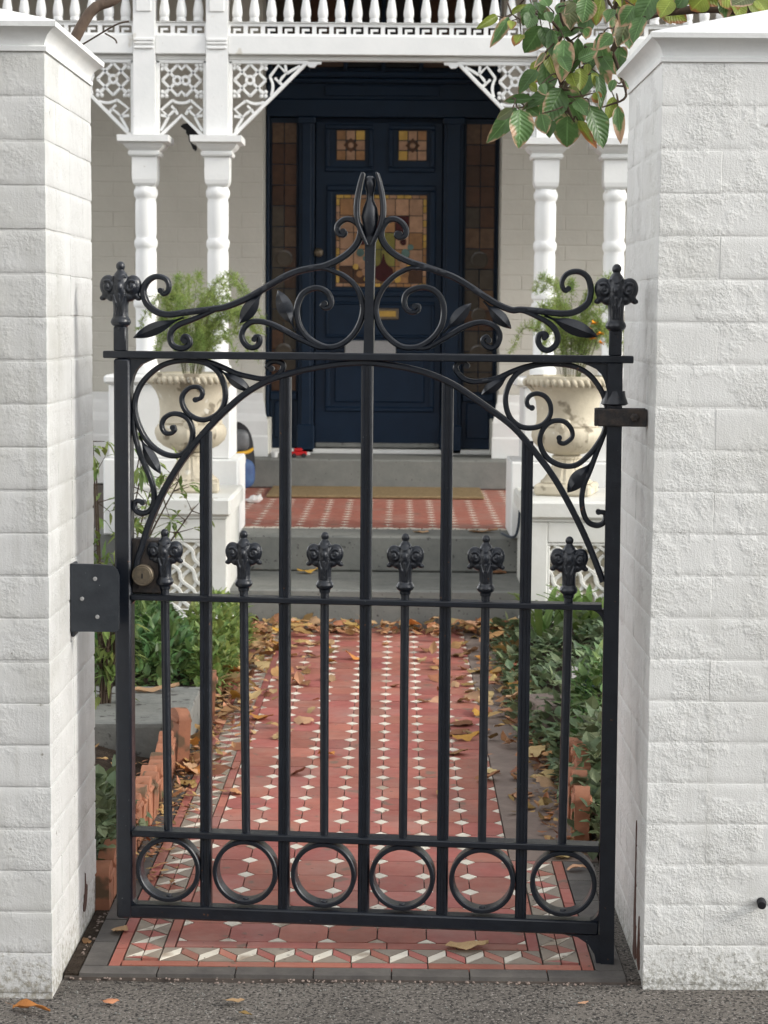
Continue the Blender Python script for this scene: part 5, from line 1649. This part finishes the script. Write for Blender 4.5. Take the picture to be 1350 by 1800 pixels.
fern('feathery green fern spreading from the urn beside the backpack', (URL[0], URL[1], URL[2] + .47), 51, .16, 46)
fern('feathery green fern in the urn with the orange flowers', (URR[0] + .01, URR[1], URR[2] + .47), 52, .02, 38)
fl = emp('orange_flowers', (.785, 8.02, 1.0), label='orange marigold blooms among the fern in the urn', cat='flowers')
rr = random.Random(8)
ob('stem', MB().tube([(-.06, .04, .03), (-.02, .02, .12), (0, 0, .20)], .002, 5).tube([(-.06, .04, .03), (0, .02, .14), (.03, 0, .25)], .002, 5), M['stem'], fl)
for c in ((0, 0, .205), (.028, -.01, .225), (.005, .01, .265), (.035, .0, .185), (-.022, 0, .245)):
    b = MB()
    for k in range(16):
        a = 2 * pi * k / 16 + rr.uniform(-.2, .2)
        d = Vector((cos(a), sin(a) * .8 - .4, rr.uniform(-.1, .7)))
        add_leaf(b, Vector(c), d, rr.uniform(.014, .024), .012, .2, .2)
    ob('bloom', b, M['flower'], fl)


# magnolia: leaves one by one where they show, with the tree's crown running out of the frame
def mag_leaf_mesh(seed):
    rr = random.Random(seed)
    b = MB()
    nu, nv = 9, 4
    wave, cup, bend = rr.uniform(.01, .035), rr.uniform(.10, .42), rr.uniform(-.10, .22)
    vs, uv, fs = [], [], []
    ph = rr.uniform(0, 6)
    for i in range(nu + 1):
        t = i / nu
        w = (sin(pi * min(1, t * .97 + .02) ** .82) ** .75 if 0 < t < 1 else .04) * .5
        for j in range(nv + 1):
            s = j / nv * 2 - 1
            x = t
            y = s * w
            z = abs(s) * cup * w - bend * t * t + wave * sin(t * 15 + ph + s * 2) * abs(s)
            vs.append((x, y, z))
            uv.append((t, j / nv))
    for i in range(nu):
        for j in range(nv):
            a = i * (nv + 1) + j
            fs.append((a, a + nv + 1, a + nv + 2, a + 1))
    vs += [(0, .006, 0), (0, -.006, 0), (-.16, -.006, .01), (-.16, .006, .01)]
    uv += [(.5, .5)] * 4
    n = len(vs)
    fs.append((n - 4, n - 3, n - 2, n - 1))
    b.add(vs, fs, uv)
    return b.mesh('leaf', 180, fix=False)


MAGM = {m_: [mag_leaf_mesh(60 + 9 * m_ + i) for i in range(5)] for m_ in (0, 1, 2)}
for m_, mk in ((0, 'mag'), (1, 'mag2'), (2, 'mag3')):
    for me in MAGM[m_]: me.materials.append(M[mk])
mg = emp('magnolia_tree', (1.62, 4.95, 0), label='magnolia with scorched broad leaves hanging over the hinge pillar', cat='tree')
mo = Vector((1.62, 4.95, 0))
twb = MB()
rr = random.Random(70)
for (bx, by, bz, tx, ty, tz, w, m_) in MAGNOLIA:
    B_, T_ = Vector((bx, by, bz)), Vector((tx, ty, tz))
    d = T_ - B_
    L_ = d.length
    dd, s, n_ = frame_from(d, Vector((rr.uniform(-.5, .5), -1, rr.uniform(-.1, .6))))
    me = rr.choice(MAGM[m_])
    o = ob('leaf', me, None, mg)
    mt = Matrix((dd * L_, s * max(w * 1.16, L_ * .34), n_ * L_)).transposed().to_4x4()
    mt.translation = B_ - mo
    o.matrix_local = mt
    bq = [Vector(p) for br in BRANCHES for p in catmull(br, 4)]
    near = min(bq, key=lambda p: (p - B_).length + max(0, B_.z - p.z) * .5)
    if (near - B_).length < .42:
        mid_ = (near + B_) / 2 + Vector((rr.uniform(-.02, .02), rr.uniform(-.02, .02), rr.uniform(-.01, .03)))
        twb.tube(catmull([near - mo, mid_ - mo, B_ - mo], 4), [.0026, .0025, .0023, .0021, .0019, .0017, .0016, .0015, .0014], 5)
ob('twigs', twb, M['twig'], mg, smooth=180)
tr = MB().tube(catmull([(0, 0, -.1), (.03, .02, .6), (-.02, .05, 1.3), (.05, .0, 2.2), (.02, .05, 3.2), (.1, .1, 4.2)], 5), [.085 - .0026 * k for k in range(26)], 12)
ob('trunk', tr, M['bark'], mg, smooth=180)
for i, br in enumerate(BRANCHES):
    pts = [Vector(p) - mo for p in br]
    if i == 0: pts = [Vector((-.01, .04, 1.35)), Vector((-.35, -.12, 1.72))] + pts
    pts = catmull(pts, 5)
    r0 = .014 if i == 0 else .005
    ob('branch', MB().tube(pts, [max(.0016, r0 * (1 - .8 * k / len(pts))) for k in range(len(pts))], 7), M['twig'], mg, smooth=180)
rr = random.Random(71)
for i in range(9):
    a = rr.uniform(-.9, 2.6)
    e = Vector((cos(a) * rr.uniform(.7, 1.5) + .5, sin(a) * rr.uniform(.5, 1.6) + .9, rr.uniform(2.4, 4.4)))
    pts = catmull([Vector((.02, .03, rr.uniform(1.6, 3.4))), e * .5 + Vector((0, 0, 1.1)), e], 6)
    ob('branch', MB().tube(pts, [max(.004, .03 * (1 - .85 * k / len(pts))) for k in range(len(pts))], 7), M['twig'], mg, smooth=180)
cr = MB()
for i in range(2600):
    u = rdir(rr, 0)
    q = rr.random() ** .33
    p = Vector((.95 + u.x * 1.15 * q, .9 + u.y * 1.6 * q, 2.9 + u.z * 1.1 * q))
    if (p.x + mo.x) / (p.y + mo.y) < .205: continue
    add_leaf(cr, p, rdir(rr, -.5), rr.uniform(.08, .14), rr.uniform(.045, .07), .3, .5)
ob('crown', cr, M['shrub'], mg)

# bare leaning stem behind the latch pillar
bt = emp('bare_tree', (-1.02, 4.95, 0), label='bare slanting tree stem rising behind the latch pillar coping', cat='tree')
pts = catmull([(-.06, 0, -.1), (-.05, -.02, .8), (.06, -.04, 1.55), (.235, -.05, 1.985), (.345, -.05, 2.075), (.55, -.02, 2.35), (.75, .05, 2.9)], 6)
ob('trunk', MB().tube(pts, [.019 - .0003 * k for k in range(len(pts))], 10), M['bark'], bt, smooth=180)
ob('twig', MB().tube(catmull([(.20, -.05, 1.92), (.27, -.08, 1.955), (.33, -.1, 1.985), (.36, -.1, 1.992)], 5), .0022, 5), M['twig'], bt)
ob('twig', MB().tube(catmull([(.30, -.09, 1.965), (.325, -.1, 1.95), (.33, -.1, 1.94)], 4), .002, 5), M['twig'], bt)
# ================================================================== GARDEN EDGING, STONES, FALLEN LEAVES, PROPS
def edging_mesh(seed):
    rr = random.Random(seed)
    b = MB()
    w, h, t = .086, .160, .036
    out = [(-w / 2, -.05), (w / 2, -.05)] + [(w / 2 * cos(a * pi / 10), h - .032 + .032 * sin(a * pi / 10)) for a in range(0, 11)]
    b.prism(out, lambda a, c: (t / 2, a, c), lambda a, c: (-t / 2, a, c))
    b.cbox(-t / 2 - .006, t / 2 + .006, -w / 2 + .004, w / 2 - .004, h - .038, h - .024, .004)
    m_ = b.mesh('edging_tile', 40)
    m_.materials.append(M['terra'])
    return m_


EDG = [edging_mesh(i) for i in range(2)]
rr = random.Random(90)
ys = [4.20 + .083 * k for k in range(16)]
er = emp('terracotta_edging', (-.638, 4.2, 0), label='row of terracotta rope-top edging tiles along the latch-side bed', cat='edging', group='terracotta garden edging')
for k, y in enumerate(ys):
    ob('edging_tile', rr.choice(EDG), None, er, (rr.uniform(-.006, .006), y - 4.2, rr.uniform(-.012, .008) - (.060 if y < 4.55 else .038)), (rr.uniform(-.04, .04), rr.uniform(-.05, .05), rr.uniform(-.05, .05)))
et = ob('edging_tile', EDG[0], None, label='single terracotta edging tile standing against the bluestone slab', cat='edging', group='terracotta garden edging', loc=(-.625, 5.53, .012), rot=(.03, .05, .5))
et2 = ob('edging_tile', EDG[1], None, label='terracotta edging tile beyond the bluestone slab under the shrub', cat='edging', group='terracotta garden edging', loc=(-.600, 6.20, .0), rot=(0, .05, .1))
er2 = emp('terracotta_edging', (.462, 4.70, 0), label='broken terracotta edging half buried in ivy near the hinge pillar', cat='edging', group='terracotta garden edging')
for k in range(8):
    ob('edging_tile', rr.choice(EDG), None, er2, (rr.uniform(-.01, .012) + (.0 if k < 4 else .02), k * .085, rr.uniform(-.03, .0)), (rr.uniform(-.08, .08), rr.uniform(-.08, .08), rr.uniform(-.1, .1)))


def rough_slab(x0, x1, y0, y1, z0, z1, seed):
    m_ = brick_mesh(x1 - x0, y1 - y0, z1 - z0, seed, .006, .012)
    return m_, ((x0 + x1) / 2, (y0 + y1) / 2, (z0 + z1) / 2)


m_, l_ = rough_slab(-1.02, -.607, 5.555, 5.85, .0, .120, 5)
ob('bluestone_slab', m_, M['bluedark'], loc=l_, label='near bluestone slab edging the bed behind the terracotta tiles', cat='stone')
m_, l_ = rough_slab(-1.02, -.615, 5.862, 6.14, .0, .118, 6)
ob('bluestone_slab', m_, M['bluedark'], loc=l_, label='far bluestone slab with a leaf on it below the dark shrub', cat='stone')
m_, l_ = rough_slab(.435, .545, 5.93, 6.16, .0, .105, 8)
ob('garden_stone', m_, M['cement'], loc=l_, rot=(0, 0, .2), label='grey block of stone in the ivy by the blue garden light', cat='stone')

gl = emp('garden_light', (.585, 6.0, .09), .4, label='dark blue garden light half hidden in the ivy', cat='light')
b = MB().lathe([(.006, -.10), (.006, .05), (.026, .055), (.030, .062), (.030, .075), (.020, .082), (.004, .085)], 16)
ob('spike', b, M['bluep'], gl, smooth=40)
ob('head', MB().cbox(-.035, .045, -.03, .03, .085, .108, .006), M['bluep'], gl)
ob('lens', MB().cbox(-.038, -.0351, -.022, .022, .088, .130, .001), M['whitep'], gl)


# ------------------------------------------------------------------ fallen leaves
def dead_leaf_mesh(seed, lobes):
    rr = random.Random(seed)
    b = MB()
    nu, nv = 7, 4
    curl_, bend, tw_ = rr.uniform(-.5, .9), rr.uniform(-.5, .5), rr.uniform(-.5, .5)
    vs, fs = [], []
    ph = rr.uniform(0, 6)
    for i in range(nu + 1):
        t = i / nu
        w = (sin(pi * min(1, t * .96 + .03) ** .8) ** .8) * .36
        if lobes: w *= .72 + .42 * abs(sin(t * pi * 2.6 + .6))
        for j in range(nv + 1):
            s = j / nv * 2 - 1
            x, y = t - .5, s * w
            z = curl_ * y * y * 1.6 + bend * (x * x - .12) + tw_ * x * y + .035 * sin(t * 11 + ph + s * 3)
            vs.append((x, y + .02 * sin(t * 9 + ph), z))
    for i in range(nu):
        for j in range(nv):
            a = i * (nv + 1) + j
            fs.append((a, a + nv + 1, a + nv + 2, a + 1))
    vs += [(-.5, .012, vs[2][2]), (-.5, -.012, vs[2][2]), (-.72, -.006, .05), (-.72, .006, .05)]
    n = len(vs)
    fs.append((n - 4, n - 3, n - 2, n - 1))
    zm = min(v[2] for v in vs)
    b.add([(x, y, z - zm) for x, y, z in vs], fs)
    return b.mesh('fallen_leaf', 180, fix=False)


DL = []
LMAT = ('dead', 'dead2', 'dead', 'dead3', 'dead', 'dead2', 'dead', 'dead2', 'dead', 'dead2', 'dead', 'dead2')
for i in range(12):
    m_ = dead_leaf_mesh(200 + i, i % 2)
    m_.materials.append(M[LMAT[i]])
    DL.append(m_)
gum = dead_leaf_mesh(300, False)
gum.materials.append(M['dead3'])


def put_leaf(x, y, z, L_, hd, me, label, group=None, tilt=0., w=1.):
    o = ob('fallen_leaf', me, None, label=label, cat='leaf', group=group, loc=(x, y, z + .002), rot=(rr.uniform(-tilt, tilt), rr.uniform(-tilt, tilt), hd))
    o.scale = (L_, L_ * w, L_)
    return o


rr = random.Random(120)
single = [(-.672, 3.545, -.004, .085, -.45, 3, 'long curled orange leaf on the asphalt before the latch pillar', .35),
          (-.532, 3.598, -.005, .030, .2, 0, 'small brown leaf on the asphalt before the slate edge', 1), (-.299, 3.608, -.005, .036, .4, 7, 'orange-tan leaf on the asphalt before the middle of the path', .8),
          (-.274, 3.539, -.005, .026, -.3, 2, 'tiny brown leaf nearest the camera on the asphalt', .8), (.150, 3.915, .005, .088, .12, 5, 'large pale dry leaf lying on the front tile border', .9),
          (-.571, 4.002, .005, .048, 1.2, 5, 'tan leaf on the slate strip behind the latch pillar', 1), (-.634, 3.945, -.002, .040, 1.9, 0, 'rusty leaf wedged against the latch pillar foot', .7),
          (-.604, 8.66, .166, .11, .3, 0, 'brown leaf on the lower step beside the backpack-side pedestal', 1), (-.387, 8.56, .166, .10, .1, 3, 'orange leaf on the lower step left of the middle', .8),
          (.105, 8.763, .326, .07, 0, 7, 'small orange leaf on the top step edge', 1), (.387, 8.80, .326, .13, .1, 5, 'large tan leaf on the top step edge near the hinge side', .8),
          (.45, 8.62, .166, .10, .7, 0, 'brown leaf on the lower step by the strappy plant pedestal', 1), (.40, 4.60, .004, .06, .8, 5, 'pale orange leaf on the cement patch behind the last ring', 1),
          (.425, 4.49, .004, .05, .4, 9, 'tan broken leaf beside the cement edge behind the last ring', .7), (.442, 4.75, .004, .07, 2.2, 2, 'brown leaf leaning on the edging behind the hinge stile', 1),
          (.389, 4.963, .004, .042, .5, 3, 'yellow leaf on the cement patch by the fifth picket', 1), (-.57, 5.45, .004, .09, .6, 3, 'bright orange leaf at the foot of the bluestone slab', .9),
          (-.75, 6.05, .119, .15, .2, 5, 'long tan leaf lying on the far bluestone slab', .5), (.36, 3.62, -.006, .022, .5, 5, 'pale leaf scrap on the asphalt before the gate pivot', 1),
          (-.02, 4.72, .005, .05, .1, 9, 'grey-brown leaf on the middle of the tiled path', .8)]
for x, y, z, L_, hd, i, lab, w in single:
    put_leaf(x, y, z, L_, hd, gum if 'curled' in lab else DL[i], lab, None, .12, w)
n_ = 0
while n_ < 270:
    y = 5.0 + 3.0 * rr.random() ** .72
    side = rr.random()
    if side < .36: x = -.60 + abs(rr.gauss(0, .10)) * (1 + (y - 5) * .6)
    elif side < .74: x = .47 - abs(rr.gauss(0, .12)) * (1 + (y - 5) * .38)
    else:
        y = 8.02 - abs(rr.gauss(0, .13)); x = rr.uniform(-.62, .50)
    if not -.62 < x < .5: continue
    z = .006 + (rr.random() * .05 if (y > 7.7 or abs(x + .06) > .42) else 0)
    i = rr.randrange(len(DL))
    colr = {'dead': 'brown', 'dead2': 'pale tan', 'dead3': 'orange'}[LMAT[i]]
    zone = 'drifted against the lowest step' if y > 7.55 else ('on the latch side of the path' if x < -.06 else 'on the hinge side of the path')
    zone += '' if y > 7.55 else (', far half' if y > 6.5 else ', near half')
    size = rr.uniform(.038, .092)
    zone = ('small ' if size < .055 else ('large ' if size > .075 else '')) + 'dry ' + colr + (' lobed' if i % 2 else ' oval') + ' leaf ' + zone
    put_leaf(x, y, z, size, rr.uniform(0, 6.28), DL[i], zone, 'leaves drifted along the path', .45, rr.uniform(.7, 1.1))
    n_ += 1
# finer litter too small to pick apart
lt = MB()
for i in range(2600):
    q = rr.random()
    if q < .30: x, y = -.61 + abs(rr.gauss(0, .05)), rr.uniform(4.3, 8.05)
    elif q < .62: x, y = .475 - abs(rr.gauss(0, .06)), rr.uniform(4.6, 8.05)
    elif q < .72: x, y = rr.uniform(-.62, .5), 8.03 - abs(rr.gauss(0, .07))
    elif q < .86: x, y = rr.uniform(-1.1, -.66), rr.uniform(4.2, 5.5)
    else: x, y = rr.uniform(.49, 1.0), rr.uniform(4.3, 6.0)
    z = bedz(x, y) if (x < -.65 or x > .487) else .005
    L_ = rr.uniform(.012, .034)
    add_leaf(lt, (x, y, z + rr.uniform(.002, .014)), (rr.uniform(-1, 1), rr.uniform(-1, 1), rr.uniform(-.1, .35)) and Vector((rr.uniform(-1, 1), rr.uniform(-1, 1), rr.uniform(-.1, .35))), L_, L_ * rr.uniform(.3, .7), rr.uniform(-.5, .6), rr.uniform(-.4, .6))
for i in range(620):
    q = rr.random()
    if q < .42: x, y = -.60 + abs(rr.gauss(0, .07)) * (1 if q > .1 else 1.6), 5.2 + 2.85 * rr.random() ** .6
    elif q < .82: x, y = .46 - abs(rr.gauss(0, .075)) * (1 if q > .52 else 1.6), 5.0 + 3.05 * rr.random() ** .6
    else: x, y = rr.uniform(-.62, .5), 8.03 - abs(rr.gauss(0, .085))
    L_ = rr.uniform(.025, .06)
    add_leaf(lt, (x, y, rr.uniform(.004, .035)), Vector((rr.uniform(-1, 1), rr.uniform(-1, 1), rr.uniform(-.15, .45))), L_, L_ * rr.uniform(.5, .85), rr.uniform(-.7, .9), rr.uniform(-.6, .8))
ob('leaf_litter', lt, M['litter'], label='fine brown leaf litter along the path and beds', cat='leaf litter', kind='stuff')
pb = MB()
for i in range(380):
    if rr.random() < .55: x, y = rr.uniform(-.632, -.612), rr.uniform(3.85, 5.5)
    else: x, y = rr.uniform(-.64, .47), 3.735 + rr.gauss(0, .010)
    r_ = rr.uniform(.0012, .0036) * (1.5 if rr.random() < .08 else 1)
    pb.ell((x, y, r_ * .3 - (.006 if y < 3.76 else 0)), (r_, r_ * rr.uniform(.7, 1.2), r_ * .7), 6, 4, Matrix.Rotation(rr.uniform(0, 3), 3, 'Z'))
ob('grit', pb, M['cement'], label='grit and tiny pebbles gathered along the slate edge', cat='grit', kind='stuff')
gr = MB()
for i in range(300):
    r_ = rr.uniform(.0008, .0024)
    gr.ell((rr.uniform(-.9, .8), rr.uniform(3.45, 3.73), -.008), (r_, r_ * rr.uniform(.7, 1.3), r_), 6, 4, Matrix.Rotation(rr.uniform(0, 3), 3, 'Z'))
ob('asphalt_chippings', gr, M['bluedark'], label='loose pale chippings on the asphalt footpath', cat='grit', kind='stuff')
ob('fallen_petal', MB().ell((0, 0, 0), (.012, .008, .003), 10, 6), M['pink'], loc=(-.612, 4.83, .008), label='bright pink petal on the slate strip by the terracotta edging', cat='petal')

# ------------------------------------------------------------------ things on the veranda
bk = emp('backpack', (-.945, 10.78, .325), .35, label='black backpack with yellow trim and blue pocket leaning by the door step', cat='backpack')


def sup(b, c, r, e=.55, seg=24, rings=14):
    pw = lambda v, q: math.copysign(abs(v) ** q, v)
    vs, fs = [], []
    for i in range(1, rings):
        t = pi * i / rings - pi / 2
        for k in range(seg):
            a = 2 * pi * k / seg
            vs.append((c[0] + r[0] * pw(cos(t), e) * pw(cos(a), e), c[1] + r[1] * pw(cos(t), e) * pw(sin(a), e), c[2] + r[2] * pw(sin(t), e)))
    n = len(vs)
    vs += [(c[0], c[1], c[2] - r[2]), (c[0], c[1], c[2] + r[2])]
    for i in range(rings - 2):
        for k in range(seg):
            k2 = (k + 1) % seg
            fs.append((i * seg + k, i * seg + k2, (i + 1) * seg + k2, (i + 1) * seg + k))
    for k in range(seg):
        fs.append((n, (k + 1) % seg, k)); fs.append((n + 1, (rings - 2) * seg + k, (rings - 2) * seg + (k + 1) % seg))
    return b.add(vs, fs)


b = sup(MB(), (0, 0, .195), (.145, .10, .195), .62)
b.v = [(x * (1.12 - .5 * max(0, z - .1)), y + .12 * (z - .1) * .5, z) for x, y, z in b.v]
ob('body', b, M['cloth'], bk, smooth=180)
ob('front_pocket', sup(MB(), (.02, -.095, .105), (.115, .045, .085), .6), M['bluecloth'], bk, smooth=180)
ob('mesh_panel', sup(MB(), (.055, -.075, .285), (.055, .03, .06), .7), M['greyp'], bk, smooth=180)
ob('trim', MB().tube(catmull([(-.10, -.10, .222), (0, -.122, .215), (.09, -.105, .222), (.135, -.05, .235)], 5), .010, 8), M['yellow'], bk, smooth=180)
ob('tag', MB().cbox(.035, .075, -.135, -.128, .165, .200, .002), M['whitep'], bk)
ob('strap', MB().strip(catmull([(-.06, .36), (-.05, .42), (0, .445), (.05, .42), (.06, .36)], 5), .018, .02, .04), M['cloth'], bk)
ty = emp('toy_car', (-.565, 11.13, .4915), .2, label='small red toy on the door step beside the door', cat='toy')
ob('body', MB().cbox(-.045, .045, -.022, .022, .010, .034, .006).cbox(-.028, .022, -.019, .019, .0341, .052, .006), M['redp'], ty)
for x in (-.028, .028):
    for y in (-.024, .024):
        ob('wheel', MB().lathe([(.012, -.005), (.012, .005)], 14).mesh('wheel', 40), M['cloth'], ty, (x, y, .012), (pi / 2, 0, 0))
ob('bumper', MB().cbox(.046, .064, -.016, .016, .012, .030, .004), M['whitep'], ty)
b = MB().lathe([(.016, 0), (.017, .004), (.021, .030), (.0215, .032), (.019, .031), (.015, .006)], 18)
ob('paper_cup', b, M['whitep'], loc=(-.700, 11.12, .4915), smooth=40, label='small white cup on the door step corner', cat='cup')
cp = MB().ell((0, 0, .02), (.045, .035, .022), 12, 8)
cp.v = [(x * (1 + .35 * mnoise.noise((x * 40, y * 40, z * 40))), y * (1 + .35 * mnoise.noise((x * 40 + 9, y * 40, z * 40))), max(.001, z * (1 + .5 * mnoise.noise((x * 40, y * 40 + 5, z * 40))))) for x, y, z in cp.v]
ob('crumpled_wrapper', cp, M['whitep'], loc=(-.742, 10.12, .3255), label='crumpled white wrapper on the veranda tiles', cat='wrapper')
mt_ = MB().cbox(-.70, .46, 10.40, 10.97, .3265, .343, .006)
mto = ob('door_mat', mt_, M['coir'], label='brown coir mat below the door step', cat='mat')
# small black ornament hung beside the column capital
pts = [(-.987, 2.128), (-.975, 2.139), (-.957, 2.142), (-.945, 2.138), (-.930, 2.120), (-.918, 2.105), (-.905, 2.085), (-.905, 2.060), (-.918, 2.050), (-.915, 2.030), (-.922, 2.020), (-.932, 2.030), (-.940, 2.050), (-.950, 2.065), (-.951, 2.085), (-.962, 2.098), (-.962, 2.112), (-.975, 2.118)]
ob('black_ornament', MB().prism(ccw(pts), lambda a, c: (a, 8.955, c), lambda a, c: (a, 8.925, c)), M['cloth'], label='small black ornament hung behind the inner latch-side column capital', cat='ornament')
ob('garden_hose', MB().tube(catmull([(.46, 8.66, .338), (.50, 8.45, .345), (.515, 8.35, .40), (.53, 8.30, .566), (.60, 8.34, .568), (.86, 8.42, .568)], 6), .006, 7), M['bluep'], smooth=180, label='thin dark hose trailing round the pedestal by the steps', cat='hose')
ob('drain_stub', MB().tube([(.708, 3.745, .170), (.708, 3.703, .168), (.706, 3.694, .166)], [.009, .009, .008], 14), M['cloth'], smooth=40, label='short black pipe stub poking from the hinge pillar', cat='pipe')
# ================================================================== ADDED HOUSE ROW (unseen behind the camera; blocks low sky light from the front)
def sky_block_house(label, x0, x1, y, h, mk):
    r = emp('sky_block_house', ((x0 + x1) / 2, y, 0), label=label, cat='house', group='unseen houses added to block low sky', kind='thing')
    w = (x1 - x0) / 2 - .05
    ob('wall', MB().cbox(-w, w, -6, 0, -.1, h, .03), M[mk], r)
    ob('parapet', MB().cbox(-w, w, .0005, .35, h - .9, h - .3, .05), M['plinth'], r)
    for z in (.9, h - 3.1):
        for x in (-w * .5, w * .5):
            wd = ob('window', MB().cbox(x - .5, x + .5, .0005, .06, z, z + 1.7, .02), M['hwhite'], r)
            ob('pane', MB().cbox(x - .42, x + .42, .0601, .07, z + .08, z + 1.62, .01), M['dark'], wd)
    ob('door', MB().cbox(-.45, .45, .0005, .06, 0, 2.1, .02), M['navy'], r)


for i, (lab, mk) in enumerate((('red brick house added out of view to block low sky, end of its row', 'terra'), ('cream house added out of view to block low sky', 'cream'), ('grey house added out of view to block low sky', 'blue'), ('white house added out of view to block low sky', 'plinth'), ('brown house added out of view to block low sky, other end of its row', 'bark'))):
    sky_block_house(lab, -22 + i * 9, -13 + i * 9, -13.5, 7.8, mk)
